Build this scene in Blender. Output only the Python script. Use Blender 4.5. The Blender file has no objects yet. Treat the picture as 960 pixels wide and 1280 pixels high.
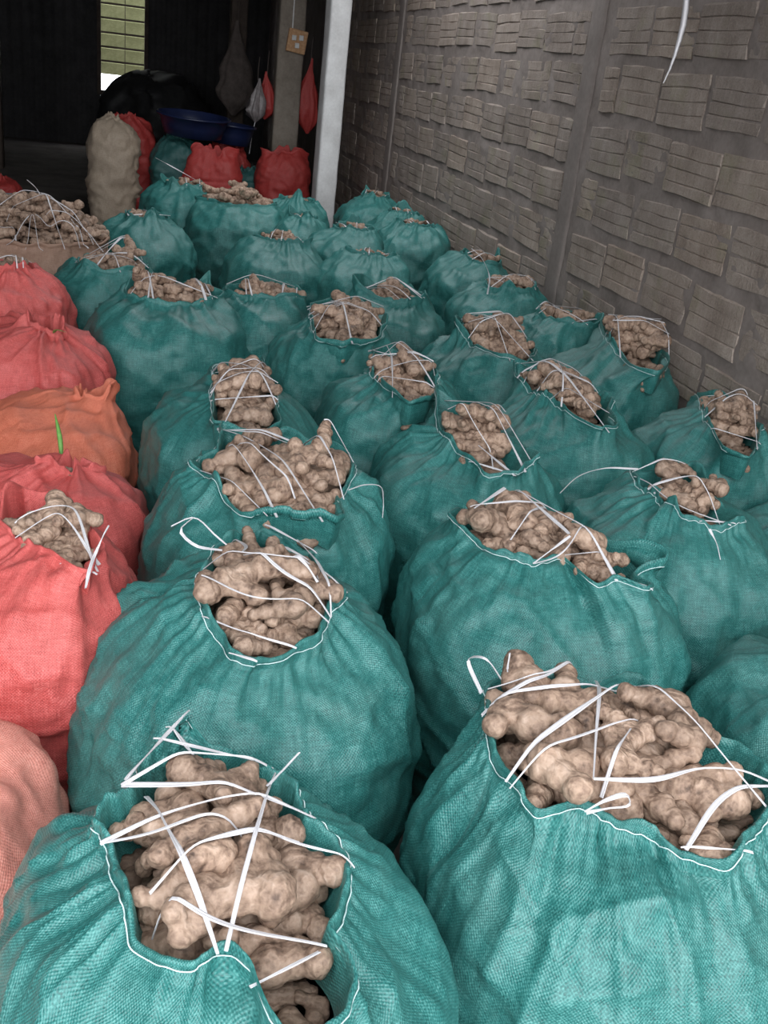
import bpy, bmesh, math, random
import numpy as np
from mathutils import Vector, Matrix, Euler

# ------------------------------------------------------------------ camera
F_PX, VPX, SLOPE, CAM_H = 1250.0, (150.0, 37.0), 0.121, 1.75
_n = math.hypot(1, SLOPE)
IR, ID = np.array([1, SLOPE]) / _n, np.array([-SLOPE, 1]) / _n
_v = np.array(VPX) - [480, 640]
_hd, _lx = -_v @ ID, _v @ IR
PITCH = math.atan(_hd / F_PX)
YAW = math.atan(-_lx / (F_PX * math.cos(PITCH) + _hd * math.sin(PITCH)))
FW = np.array([math.sin(YAW) * math.cos(PITCH), math.cos(YAW) * math.cos(PITCH), -math.sin(PITCH)])
RT = np.array([math.cos(YAW), -math.sin(YAW), 0.0])
UP = np.cross(RT, FW)
CAM = np.array([0, 0, CAM_H])
scene = bpy.context.scene
COL = scene.collection
cd = bpy.data.cameras.new('camera')
cam = bpy.data.objects.new('camera', cd)
COL.objects.link(cam)
cd.sensor_fit = 'VERTICAL'
cd.sensor_height = 36.0
cd.lens = F_PX * 36.0 / 1280.0
cd.clip_start = 0.02
cd.clip_end = 200
_ix = RT * IR[0] - UP * ID[0]
_iy = -(RT * IR[1] - UP * ID[1])
_m = Matrix.Identity(4)
for i in range(3):
    _m[i][0], _m[i][1], _m[i][2], _m[i][3] = _ix[i], _iy[i], -FW[i], CAM[i]
cam.matrix_world = _m
scene.camera = cam


def ray(x, y):
    v = np.array([x - 480.0, y - 640.0])
    return FW * F_PX + RT * (v @ IR) - UP * (v @ ID)


def atz(x, y, z):
    q = ray(x, y)
    return CAM + q * ((z - CAM_H) / q[2])


def aty(x, y, Y):
    q = ray(x, y)
    return CAM + q * (Y / q[1])


# ------------------------------------------------------------------ world, daylight, exposure
world = bpy.data.worlds.new('overcast_sky')
scene.world = world
world.use_nodes = True
bg = world.node_tree.nodes['Background']
bg.inputs[0].default_value = (0.93, 0.97, 1.0, 1)
bg.inputs[1].default_value = 5.0
scene.view_settings.view_transform = 'Standard'
scene.view_settings.look = 'None'
scene.view_settings.gamma = 1.0
scene.view_settings.use_curve_mapping = False
scene.view_settings.exposure = 0.0


def portal(loc, rot, sx, sy):
    ld = bpy.data.lights.new('daylight_portal', 'AREA')
    ld.shape = 'RECTANGLE'
    ld.size, ld.size_y = sx, sy
    ld.cycles.is_portal = True
    o = bpy.data.objects.new('daylight_portal', ld)
    o.location = loc
    o.rotation_euler = rot
    COL.objects.link(o)


XW = 2.35            # right wall face
XL = -4.6            # left wall face
YB = 18.0            # back wall
YF = -2.2            # open front of the shed
ROOF_Y = 0.3         # the roof starts here
ROOF = 3.5
SKY = (0.5, 2.25, 5.5, 8.1)     # opening in the roof left for daylight: x0,x1,y0,y1
portal((-1.1, YF, 1.75), (math.radians(90), 0, math.radians(0)), 7.0, 3.5)
portal((-1.1, (YF + ROOF_Y) / 2, ROOF), (0, 0, 0), 7.0, ROOF_Y - YF)
portal(((SKY[0] + SKY[1]) / 2, (SKY[2] + SKY[3]) / 2, ROOF + 0.02), (0, 0, 0), SKY[1] - SKY[0], SKY[3] - SKY[2])

# ------------------------------------------------------------------ helpers


def tag(o, label, cat, group=None):
    o['label'] = label
    o['category'] = cat
    if group:
        o['group'] = group
    return o


def struct(o):
    o['kind'] = 'structure'
    return o


def empty(name, loc=(0, 0, 0), rz=0.0):
    o = bpy.data.objects.new(name, None)
    o.empty_display_size = 0.1
    o.location = loc
    o.rotation_euler = (0, 0, rz)
    COL.objects.link(o)
    return o


def link(name, mesh, parent=None):
    o = bpy.data.objects.new(name, mesh)
    COL.objects.link(o)
    if parent is not None:
        o.parent = parent
    return o


def mesh_np(name, V, Fc, mat=None, smooth=True, uv=None):
    """V (n,3) array, Fc (m,k) int array of quads or triangles; uv per vertex."""
    V = np.ascontiguousarray(V, dtype=np.float32)
    Fc = np.ascontiguousarray(Fc, dtype=np.int32)
    me = bpy.data.meshes.new(name)
    k = Fc.shape[1]
    me.vertices.add(len(V))
    me.vertices.foreach_set('co', V.ravel())
    me.loops.add(Fc.size)
    me.loops.foreach_set('vertex_index', Fc.ravel())
    me.polygons.add(len(Fc))
    me.polygons.foreach_set('loop_start', np.arange(0, Fc.size, k, dtype=np.int32))
    me.polygons.foreach_set('use_smooth', np.full(len(Fc), smooth))
    me.update(calc_edges=True)
    me.validate()
    if uv is not None:
        lay = me.uv_layers.new(name='UVMap')
        lay.data.foreach_set('uv', np.ascontiguousarray(uv[Fc.ravel()], dtype=np.float32).ravel())
    if mat:
        me.materials.append(mat)
    return me


def bm_mesh(name, bm, mat=None, smooth=False):
    me = bpy.data.meshes.new(name)
    bm.to_mesh(me)
    bm.free()
    if smooth:
        me.polygons.foreach_set('use_smooth', [True] * len(me.polygons))
    if mat:
        me.materials.append(mat)
    return me


def add_box(bm, c, s, bevel=0.0, rot=None):
    r = bmesh.ops.create_cube(bm, size=1.0)
    vs = r['verts']
    bmesh.ops.scale(bm, vec=Vector(s), verts=vs)
    if bevel:
        es = list({e for v in vs for e in v.link_edges})
        b = bmesh.ops.bevel(bm, geom=es, offset=bevel, segments=2, affect='EDGES', profile=0.6)
        vs = list({v for f in b['faces'] for v in f.verts} | {v for v in vs if v.is_valid})
    if rot:
        bmesh.ops.rotate(bm, cent=(0, 0, 0), matrix=Euler(rot).to_matrix(), verts=vs)
    bmesh.ops.translate(bm, vec=Vector(c), verts=vs)


def box_obj(name, c, s, mat, parent=None, bevel=0.0, rot=None):
    bm = bmesh.new()
    add_box(bm, (0, 0, 0), s, bevel, rot)
    o = link(name, bm_mesh(name, bm, mat), parent)
    o.location = c
    return o


def _hash(ix, iy, iz, seed):
    h = (ix * 374761393 + iy * 668265263 + iz * 2147483647 + seed * 1274126177) & 0xFFFFFFFF
    h = ((h ^ (h >> 13)) * 1274126177) & 0xFFFFFFFF
    return ((h ^ (h >> 16)) & 0xFFFF) / 65535.0


def vnoise(P, seed=0):
    """smooth value noise in [-1,1] for (...,3) points"""
    P = np.asarray(P, float)
    I = np.floor(P).astype(np.int64)
    f = P - I
    f = f * f * f * (f * (f * 6 - 15) + 10)
    o = 0
    for dx in (0, 1):
        wx = f[..., 0] if dx else 1 - f[..., 0]
        for dy in (0, 1):
            wy = f[..., 1] if dy else 1 - f[..., 1]
            for dz in (0, 1):
                wz = f[..., 2] if dz else 1 - f[..., 2]
                o = o + wx * wy * wz * _hash(I[..., 0] + dx, I[..., 1] + dy, I[..., 2] + dz, seed)
    return o * 2 - 1


def ridge(P, seed=0, p=2.0):
    return (1 - np.abs(vnoise(P, seed))) ** p


def ring_faces(nr, nt):
    """quads for nr rows of nt verts, wrapped round"""
    a = np.arange(nr - 1)[:, None] * nt
    j = np.arange(nt)[None, :]
    j2 = (j + 1) % nt
    return np.stack([a + j, a + j2, a + nt + j2, a + nt + j], -1).reshape(-1, 4)


# ------------------------------------------------------------------ materials


class NT:
    def __init__(self, name):
        self.m = bpy.data.materials.new(name)
        self.m.use_nodes = True
        self.t = self.m.node_tree
        self.b = self.t.nodes['Principled BSDF']

    def n(self, typ, **kw):
        nd = self.t.nodes.new(typ)
        for k, v in kw.items():
            if k.startswith('i_'):
                key = k[2:]
                nd.inputs[int(key) if key.isdigit() else key].default_value = v
            else:
                setattr(nd, k, v)
        return nd

    def l(self, a, ao, b, bi):
        self.t.links.new(a.outputs[ao], b.inputs[bi])

    def math(self, op, a, b=None):
        nd = self.n('ShaderNodeMath', operation=op)
        for i, x in enumerate((a, b)):
            if x is None:
                continue
            if isinstance(x, (int, float)):
                nd.inputs[i].default_value = x
            else:
                self.t.links.new(x, nd.inputs[i])
        return nd.outputs[0]

    def noise(self, vec, scale, detail=4, rough=0.55):
        nd = self.n('ShaderNodeTexNoise')
        nd.inputs['Scale'].default_value = scale
        nd.inputs['Detail'].default_value = detail
        nd.inputs['Roughness'].default_value = rough
        if vec is not None:
            self.t.links.new(vec, nd.inputs['Vector'])
        return nd.outputs['Fac']

    def scale(self, vec, s):
        nd = self.n('ShaderNodeMapping')
        nd.inputs['Scale'].default_value = s
        self.t.links.new(vec, nd.inputs['Vector'])
        return nd.outputs[0]

    def ramp(self, fac, stops):
        nd = self.n('ShaderNodeValToRGB')
        els = nd.color_ramp.elements
        while len(els) < len(stops):
            els.new(0.5)
        for e, (p, c) in zip(els, stops):
            e.position = p
            e.color = (*c, 1) if len(c) == 3 else c
        self.t.links.new(fac, nd.inputs[0])
        return nd.outputs[0]

    def mix(self, fac, a, b, blend='MIX'):
        nd = self.n('ShaderNodeMixRGB', blend_type=blend)
        for i, x in enumerate((fac, a, b)):
            if isinstance(x, (int, float)):
                nd.inputs[i].default_value = x
            elif isinstance(x, tuple):
                nd.inputs[i].default_value = (*x, 1)
            else:
                self.t.links.new(x, nd.inputs[i])
        return nd.outputs[0]

    def bump(self, h, strength, dist, prev=None):
        nd = self.n('ShaderNodeBump')
        nd.inputs['Strength'].default_value = strength
        nd.inputs['Distance'].default_value = dist
        self.t.links.new(h, nd.inputs['Height'])
        if prev is not None:
            self.t.links.new(prev, nd.inputs['Normal'])
        return nd.outputs[0]

    def out(self, col=None, normal=None, rough=None, spec=None):
        for k, x in (('Base Color', col), ('Normal', normal), ('Roughness', rough), ('Specular IOR Level', spec)):
            if x is None:
                continue
            if isinstance(x, tuple):
                self.b.inputs[k].default_value = (*x, 1)
            elif isinstance(x, (int, float)):
                self.b.inputs[k].default_value = x
            else:
                self.t.links.new(x, self.b.inputs[k])
        return self.m


def fabric_mat(name, dark, mid, light, rough=0.42, pitch=0.0062, var=0.12, dirt=(0.28, 0.24, 0.20), dirt_amt=0.09):
    """woven plastic tape fabric; UV is in metres"""
    t = NT(name)
    tc = t.n('ShaderNodeTexCoord')
    uv, ob = tc.outputs['UV'], tc.outputs['Object']
    warp = t.n('ShaderNodeTexNoise', i_Scale=14.0, i_Detail=2.0)
    t.l(tc, 'UV', warp, 'Vector')
    sub = t.n('ShaderNodeVectorMath', operation='MULTIPLY_ADD')
    t.l(warp, 'Color', sub, 0)
    sub.inputs[1].default_value = (0.012, 0.012, 0)
    t.l(tc, 'UV', sub, 2)
    sp = t.n('ShaderNodeSeparateXYZ')
    t.t.links.new(sub.outputs[0], sp.inputs[0])
    k = 2 * math.pi / pitch
    su = t.math('SINE', t.math('MULTIPLY', sp.outputs[0], k))
    sv = t.math('SINE', t.math('MULTIPLY', sp.outputs[1], k))
    weave = t.math('MULTIPLY_ADD', t.math('MULTIPLY', su, sv), 0.5)
    t.t.nodes[-1].inputs[2].default_value = 0.5
    streak_u = t.noise(t.scale(uv, (26, 260, 1)), 1.0, 3)
    streak_v = t.noise(t.scale(uv, (260, 20, 1)), 1.0, 3)
    streak = t.math('MULTIPLY', t.math('ADD', streak_u, streak_v), 0.5)
    big = t.noise(ob, 9.0, 5)
    mid_n = t.noise(uv, 60.0, 3)
    f = t.math('ADD', t.math('MULTIPLY', streak, 0.75), t.math('MULTIPLY_ADD', big, 0.18))
    t.t.nodes[-2].inputs[2].default_value = 0.135
    spk = t.noise(uv, 330.0, 2)  # fine speckle in the colour stands in for sparkle off the tapes
    f = t.math('ADD', f, t.math('MULTIPLY', t.math('SUBTRACT', weave, 0.5), 0.20))
    f = t.math('ADD', f, t.math('MULTIPLY', t.math('SUBTRACT', spk, 0.5), 0.55))
    f = t.math('ADD', f, t.math('MULTIPLY', t.math('SUBTRACT', mid_n, 0.5), 0.25))
    col = t.ramp(f, [(0.36, dark), (0.60, mid), (0.90, light)])
    oi = t.n('ShaderNodeObjectInfo')
    hs = t.n('ShaderNodeHueSaturation')
    t.t.links.new(col, hs.inputs['Color'])
    t.t.links.new(t.math('MULTIPLY_ADD', oi.outputs['Random'], var), hs.inputs['Value'])
    t.t.nodes[-1].inputs[2].default_value = 1 - var / 2
    dn = t.ramp(t.noise(ob, 5.0, 6, 0.65), [(0.5, (0, 0, 0)), (0.75, (1, 1, 1))])
    dfac = t.math('MULTIPLY', dn, dirt_amt)
    col2 = t.mix(dfac, hs.outputs[0], dirt)
    nb = t.bump(weave, 0.55, 0.0012)
    nb = t.bump(streak, 0.35, 0.002, nb)
    nb = t.bump(t.noise(ob, 45.0, 4), 0.30, 0.004, nb)
    rr = t.math('MULTIPLY_ADD', mid_n, 0.30)
    t.t.nodes[-1].inputs[2].default_value = rough - 0.12
    return t.out(col2, nb, rr, 0.5)


M_TEAL = fabric_mat('teal_woven_fabric', (0.010, 0.078, 0.074), (0.030, 0.176, 0.164), (0.125, 0.36, 0.335), rough=0.36)
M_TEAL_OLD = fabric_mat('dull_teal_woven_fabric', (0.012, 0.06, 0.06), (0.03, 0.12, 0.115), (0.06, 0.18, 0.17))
M_RED = fabric_mat('red_woven_fabric', (0.34, 0.045, 0.042), (0.58, 0.095, 0.088), (0.76, 0.22, 0.20), rough=0.5)
M_DEEPRED = fabric_mat('deep_red_woven_fabric', (0.28, 0.024, 0.024), (0.44, 0.042, 0.038), (0.56, 0.09, 0.08), rough=0.5)
M_ORANGE = fabric_mat('orange_woven_fabric', (0.50, 0.10, 0.055), (0.72, 0.19, 0.11), (0.82, 0.32, 0.22), rough=0.5)
M_PINK = fabric_mat('faded_coral_woven_fabric', (0.52, 0.15, 0.12), (0.78, 0.29, 0.23), (0.86, 0.42, 0.35), rough=0.55, pitch=0.008)
M_TAN = fabric_mat('tan_woven_fabric', (0.28, 0.21, 0.15), (0.42, 0.33, 0.25), (0.55, 0.46, 0.37), rough=0.55)
M_BROWN = fabric_mat('brown_net_fabric', (0.22, 0.12, 0.08), (0.36, 0.22, 0.16), (0.46, 0.32, 0.24), rough=0.6)


def ginger_mat():
    t = NT('ginger_skin')
    tc = t.n('ShaderNodeTexCoord')
    ob = tc.outputs['Object']
    oi = t.n('ShaderNodeObjectInfo')
    n1 = t.noise(ob, 28, 5, 0.6)
    n2 = t.noise(ob, 110, 4, 0.6)
    wv = t.n('ShaderNodeTexWave', wave_type='RINGS', rings_direction='SPHERICAL')
    wv.inputs['Scale'].default_value = 34.0
    wv.inputs['Distortion'].default_value = 5.0
    wv.inputs['Detail'].default_value = 2.0
    wv.inputs['Detail Scale'].default_value = 3.0
    t.t.links.new(ob, wv.inputs['Vector'])
    f = t.math('ADD', t.math('MULTIPLY', n1, 0.7), t.math('MULTIPLY', n2, 0.3))
    f = t.math('ADD', f, t.math('MULTIPLY', wv.outputs['Fac'], 0.05))
    col = t.ramp(f, [(0.33, (0.065, 0.041, 0.031)), (0.43, (0.215, 0.140, 0.102)), (0.56, (0.375, 0.258, 0.190)), (0.80, (0.55, 0.41, 0.33))])
    hs = t.n('ShaderNodeHueSaturation')
    t.t.links.new(col, hs.inputs['Color'])
    t.t.links.new(t.math('MULTIPLY_ADD', oi.outputs['Random'], 0.35), hs.inputs['Value'])
    t.t.nodes[-1].inputs[2].default_value = 0.82
    nb = t.bump(wv.outputs['Fac'], 0.35, 0.003)
    nb = t.bump(n2, 0.45, 0.003, nb)
    return t.out(hs.outputs[0], nb, 0.62, 0.35)


M_GINGER = ginger_mat()


def strap_mat():
    t = NT('white_raffia')
    tc = t.n('ShaderNodeTexCoord')
    n = t.noise(t.scale(tc.outputs['UV'], (3, 900, 1)), 1.0, 3)
    col = t.ramp(n, [(0.3, (0.50, 0.48, 0.50)), (0.7, (0.80, 0.78, 0.81))])
    t.b.inputs['Transmission Weight'].default_value = 0.0
    return t.out(col, t.bump(n, 0.4, 0.001), 0.35, 0.5)


M_STRAP = strap_mat()


def plain_mat(name, c1, c2, scale=8, rough=0.7, bump=0.3, bdist=0.004, spec=0.3):
    t = NT(name)
    tc = t.n('ShaderNodeTexCoord')
    n = t.noise(tc.outputs['Object'], scale, 6, 0.6)
    n2 = t.noise(tc.outputs['Object'], scale * 9, 4, 0.6)
    f = t.math('ADD', t.math('MULTIPLY', n, 0.7), t.math('MULTIPLY', n2, 0.3))
    col = t.ramp(f, [(0.35, c1), (0.65, c2)])
    return t.out(col, t.bump(f, bump, bdist), rough, spec)


M_THREAD = plain_mat('pale_thread', (0.50, 0.66, 0.66), (0.70, 0.82, 0.82), 40, 0.6)
M_SHOOT = plain_mat('green_shoot', (0.10, 0.26, 0.05), (0.20, 0.42, 0.10), 40, 0.5)
M_MORTAR = plain_mat('grey_mortar', (0.190, 0.157, 0.142), (0.300, 0.254, 0.235), 5, 0.9, 0.6, 0.01, 0.2)
M_CONCRETE = plain_mat('grey_cast_concrete', (0.185, 0.155, 0.142), (0.275, 0.235, 0.218), 4, 0.9, 0.5, 0.008, 0.2)
M_FLOOR = plain_mat('dusty_concrete_floor', (0.10, 0.088, 0.082), (0.19, 0.17, 0.16), 3, 0.9, 0.4, 0.006, 0.25)
M_SHEET = plain_mat('dark_sheet_metal', (0.020, 0.019, 0.020), (0.045, 0.042, 0.044), 3, 0.75, 0.2, 0.004)  # near-black sheet metal, tone varied slightly at random
M_WOOD = plain_mat('dark_wood', (0.045, 0.032, 0.026), (0.09, 0.068, 0.056), 6, 0.8, 0.4, 0.004)
M_POST = plain_mat('weathered_grey_post', (0.20, 0.165, 0.135), (0.33, 0.285, 0.24), 5, 0.85, 0.4, 0.006)
M_WHITE = plain_mat('whitewashed_concrete', (0.60, 0.585, 0.58), (0.80, 0.79, 0.79), 6, 0.8, 0.3, 0.004)
M_BASIN = plain_mat('dark_blue_plastic', (0.008, 0.013, 0.045), (0.014, 0.022, 0.07), 5, 0.35, 0.05, 0.002, 0.5)
M_CARD = plain_mat('orange_brown_plate', (0.42, 0.20, 0.09), (0.66, 0.42, 0.24), 40, 0.7)
M_GREYPL = plain_mat('grey_blue_plastic', (0.30, 0.33, 0.37), (0.40, 0.43, 0.47), 5, 0.45)
M_CLEAR = plain_mat('cloudy_plastic_film', (0.16, 0.14, 0.14), (0.30, 0.26, 0.26), 25, 0.3)
M_CLOTH = plain_mat('dim_grey_cloth', (0.07, 0.055, 0.05), (0.13, 0.105, 0.095), 10, 0.9)
M_OUT = plain_mat('mossy_yellow_boards', (0.17, 0.172, 0.08), (0.31, 0.315, 0.17), 4, 0.8, 0.3)
M_BLACK = plain_mat('black_tarpaulin', (0.010, 0.010, 0.011), (0.028, 0.027, 0.028), 9, 0.6)


def brick_mat():
    t = NT('cinder_block')
    tc = t.n('ShaderNodeTexCoord')
    ob = tc.outputs['Object']
    oi = t.n('ShaderNodeObjectInfo')
    off = t.n('ShaderNodeVectorMath', operation='ADD')
    t.t.links.new(ob, off.inputs[0])
    mul = t.math('MULTIPLY', oi.outputs['Random'], 37.0)
    cmb = t.n('ShaderNodeCombineXYZ')
    t.t.links.new(mul, cmb.inputs[0])
    t.t.links.new(mul, cmb.inputs[1])
    t.t.links.new(cmb.outputs[0], off.inputs[1])
    v = off.outputs[0]
    n1 = t.noise(v, 6, 5, 0.6)
    n2 = t.noise(v, 120, 4, 0.7)
    st = t.noise(t.scale(v, (8, 60, 8)), 1.0, 4)
    f = t.math('ADD', t.math('MULTIPLY', n1, 0.45), t.math('MULTIPLY', n2, 0.35))
    f = t.math('ADD', f, t.math('MULTIPLY', st, 0.2))
    col = t.ramp(f, [(0.34, (0.205, 0.168, 0.145)), (0.50, (0.335, 0.283, 0.250)), (0.66, (0.46, 0.40, 0.36))])
    moss = t.ramp(t.noise(v, 4, 4), [(0.55, (0, 0, 0)), (0.75, (1, 1, 1))])
    col = t.mix(t.math('MULTIPLY', moss, 0.35), col, (0.27, 0.285, 0.15))
    tint = t.ramp(oi.outputs['Random'], [(0.0, (0.86, 0.84, 0.84)), (0.5, (1.0, 0.97, 0.95)), (1.0, (1.06, 1.0, 0.95))])
    col = t.mix(1.0, col, tint, 'MULTIPLY')
    nb = t.bump(n2, 0.8, 0.006)
    nb = t.bump(st, 0.4, 0.006, nb)
    return t.out(col, nb, 0.95, 0.15)


M_BRICK = brick_mat()

# ------------------------------------------------------------------ the shed
# floor
ny, nx = 110, 40
gx = np.linspace(-22, 20, nx)
gy = np.linspace(-40, 24, ny)
GX, GY = np.meshgrid(gx, gy)
GZ = vnoise(np.stack([GX * 0.9, GY * 0.9, GX * 0], -1), 3) * 0.006 - 0.006
idx = np.arange(nx * ny).reshape(ny, nx)
fq = np.stack([idx[:-1, :-1], idx[:-1, 1:], idx[1:, 1:], idx[1:, :-1]], -1).reshape(-1, 4)
struct(link('floor', mesh_np('floor', np.stack([GX, GY, GZ], -1).reshape(-1, 3), fq, M_FLOOR)))

# right wall: rough mortar bed, blocks set into it one by one
WALL_TOP = 3.2
Y0W, Y1W = -2.2, YB
step = 0.022
gy = np.arange(Y0W, 12.6, step)
gz = np.arange(-0.05, 2.55, step)
GY, GZ = np.meshgrid(gy, gz)
Pn = np.stack([GY, GZ, GY * 0], -1)
rel = vnoise(Pn * 7, 1) * 0.0042 + vnoise(Pn * 20, 2) * 0.0036 + vnoise(Pn * 2.2, 5) * 0.0025
GXw = XW - rel
ny, nz = len(gy), len(gz)
idx = np.arange(ny * nz).reshape(nz, ny)
fq = np.stack([idx[:-1, :-1], idx[1:, :-1], idx[1:, 1:], idx[:-1, 1:]], -1).reshape(-1, 4)
wall = struct(link('wall_right', mesh_np('wall_right', np.stack([GXw, GY, GZ], -1).reshape(-1, 3), fq, M_MORTAR)))
bm = bmesh.new()
add_box(bm, (XW + 0.12, (Y0W + YB) / 2, WALL_TOP / 2), (0.2, YB - Y0W, WALL_TOP))
add_box(bm, (XW + 0.06, (Y0W + YB) / 2, (2.5 + WALL_TOP) / 2), (0.12, YB - Y0W, WALL_TOP - 2.5))
add_box(bm, (XW + 0.06, (12.55 + YB) / 2, WALL_TOP / 2), (0.12, YB - 12.55, WALL_TOP))
core = link('wall_core', bm_mesh('wall_core', bm, M_MORTAR), wall)


def brick_mesh(seed, L, H):
    """block face with four combed ribs between V grooves; face looks to -x, origin at the face centre"""
    rng = random.Random(seed)
    prof = []
    nb = 4
    bh = H / nb
    for i in range(nb):
        z0 = -H / 2 + i * bh
        d = rng.uniform(-0.002, 0.002)
        if i == 0:
            prof.append((0.012, z0))
        prof.append((d, z0 + bh * 0.06))
        prof.append((d + rng.uniform(-0.0015, 0.0015), z0 + bh * 0.92))
        prof.append((0.006 if i < nb - 1 else 0.012, z0 + bh))
    bm = bmesh.new()
    ys = [-L / 2, -L * 0.17, L * 0.17, L / 2]
    grid = []
    for j, y in enumerate(ys):
        col = []
        for (x, z) in prof:
            jy = rng.uniform(-0.009, 0.009) if j in (0, 3) else rng.uniform(-0.02, 0.02)
            e = 0.004 if j in (0, 3) else 0
            col.append(bm.verts.new((x + e + rng.uniform(-0.0012, 0.0012), y + jy, z + rng.uniform(-0.0055, 0.0055))))
        grid.append(col)
    for j in range(len(ys) - 1):
        for i in range(len(prof) - 1):
            bm.faces.new((grid[j][i], grid[j][i + 1], grid[j + 1][i + 1], grid[j + 1][i]))
    # sides running back into the mortar
    loop = grid[0][:] + [g[-1] for g in grid[1:]] + grid[-1][::-1][1:] + [g[0] for g in grid[1:-1]][::-1]
    back = [bm.verts.new((0.03, v.co.y, v.co.z)) for v in (grid[0][0], grid[0][-1], grid[-1][-1], grid[-1][0])]
    bm.faces.new([back[1], back[0]] + grid[0])
    bm.faces.new([back[3], back[2]] + grid[-1][::-1])
    bm.faces.new([back[2], back[1]] + [g[-1] for g in grid])
    bm.faces.new([back[0], back[3]] + [g[0] for g in grid][::-1])
    bmesh.ops.recalc_face_normals(bm, faces=bm.faces)
    return bm_mesh('brick', bm, M_BRICK)


PIL = [(5.17, 5.33), (9.22, 9.40), (1.10, 1.26)]
PITCH_Y, PITCH_Z, BZ0 = 0.432, 0.267, 0.004
full = [brick_mesh(10 + k, 0.405, 0.212) for k in range(8)]
half = [brick_mesh(40 + k, 0.17, 0.212) for k in range(4)]
rng = random.Random(4)
panels = [(1.26, 5.17), (5.33, 9.22), (9.40, 12.0)]
for row in range(9):
    zc = BZ0 + 0.026 + 0.111 + row * PITCH_Z
    for pi, (a, b) in enumerate(panels):
        y = a + 0.02
        if row % 2 == pi % 2:
            segs = ['h']
        else:
            segs = []
        while True:
            kind = segs.pop() if segs else 'f'
            L = 0.405 if kind == 'f' else 0.17
            if y + L > b - 0.012:
                if y + 0.17 < b - 0.012:
                    kind, L = 'h', 0.17
                else:
                    break
            me = rng.choice(full if kind == 'f' else half)
            o = link('brick', me, wall)
            o.location = (XW - 0.0074 + rng.uniform(-0.004, 0.004), y + L / 2, zc + rng.uniform(-0.013, 0.013))
            o.rotation_euler = (rng.uniform(-0.022, 0.022), rng.uniform(-0.006, 0.006), rng.uniform(-0.006, 0.006))
            s = rng.uniform(0.95, 1.03)
            o.scale = (1, s, rng.uniform(0.93, 1.05))
            y += L + rng.uniform(0.012, 0.030)


def rough_column(name, x0, x1, y0, y1, z0, z1, mat, amp=0.003, seed=0, taper=0.0):
    """square-section column with slightly wavy faces and softened arrises"""
    nz = int((z1 - z0) / 0.05) + 2
    sec = []
    k = 0.10
    for (u, v) in ((0, k), (0, .35), (0, .65), (0, 1 - k), (k * .3, 1 - k * .3), (k, 1), (.5, 1), (1 - k, 1), (1 - k * .3, 1 - k * .3), (1, 1 - k), (1, .5), (1, k), (1 - k * .3, k * .3), (1 - k, 0), (.5, 0), (k, 0), (k * .3, k * .3)):
        sec.append((u, v))
    sec = np.array(sec)
    zs = np.linspace(z0, z1, nz)
    V = np.zeros((nz, len(sec), 3))
    V[..., 0] = x0 + (x1 - x0) * sec[None, :, 0]
    V[..., 1] = y0 + (y1 - y0) * sec[None, :, 1]
    V[..., 2] = zs[:, None]
    V[..., 0] += vnoise(V * 7, seed) * amp
    V[..., 1] += vnoise(V * 7 + 40, seed) * amp
    return mesh_np(name, V.reshape(-1, 3), ring_faces(nz, len(sec))[:, ::-1], mat)


for k, (a, b) in enumerate(PIL):
    struct(link('trim_%d' % (k + 1), rough_column('pilaster', XW - 0.012, XW + 0.1, a, b, -0.01, WALL_TOP, M_CONCRETE, 0.003, k)))


def corrugated(name, p0, p1, z0, z1, pitch, depth, mat, nsub=4):
    """vertical corrugated sheet between two plan points"""
    p0, p1 = np.array(p0), np.array(p1)
    Lw = np.linalg.norm(p1 - p0)
    n = int(Lw / pitch * nsub) + 1
    s = np.linspace(0, Lw, n)
    d = (p1 - p0) / Lw
    nrm = np.array([-d[1], d[0]])
    q = p0 + d * s[:, None] + nrm * (np.sin(s / pitch * 2 * math.pi) * depth)[:, None]
    V = np.zeros((2, n, 3))
    V[0, :, :2] = q
    V[1, :, :2] = q
    V[0, :, 2], V[1, :, 2] = z0, z1
    j = np.arange(n - 1)
    return mesh_np(name, V.reshape(-1, 3), np.stack([j, j + 1, n + j + 1, n + j], -1), mat)


OX0, OX1, OZ0, OZ1 = -0.30, 0.385, 0.83, 2.75      # opening in the back wall
wb = struct(link('wall_back', corrugated('wall_back', (XL, YB), (OX0, YB), -0.05, ROOF + 0.1, 0.16, 0.02, M_SHEET)))
link('sheet', corrugated('sheet', (OX1, YB), (XW + 0.1, YB), -0.05, ROOF + 0.1, 0.16, 0.02, M_SHEET), wb)
link('sheet', corrugated('sheet', (OX0, YB), (OX1, YB), -0.05, OZ0, 0.16, 0.02, M_SHEET), wb)
link('sheet', corrugated('sheet', (OX0, YB), (OX1, YB), OZ1, ROOF + 0.1, 0.16, 0.02, M_SHEET), wb)
win = struct(empty('window_1', (0, YB, 0)))
for (c, s) in (((OX0 - 0.02, 0, (OZ0 + OZ1) / 2), (0.06, 0.10, OZ1 - OZ0 + 0.12)), ((OX1 + 0.02, 0, (OZ0 + OZ1) / 2), (0.06, 0.10, OZ1 - OZ0 + 0.12)),
               ((0.04, 0, OZ0 - 0.02), (OX1 - OX0, 0.10, 0.06)), ((0.04, 0, OZ1 + 0.02), (OX1 - OX0, 0.10, 0.06))):
    box_obj('window_frame', c, s, M_WOOD, win, 0.006)
struct(link('wall_left', corrugated('wall_left', (XL, Y0W), (XL, YB), -0.05, ROOF + 0.1, 0.16, 0.02, M_SHEET)))
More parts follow.
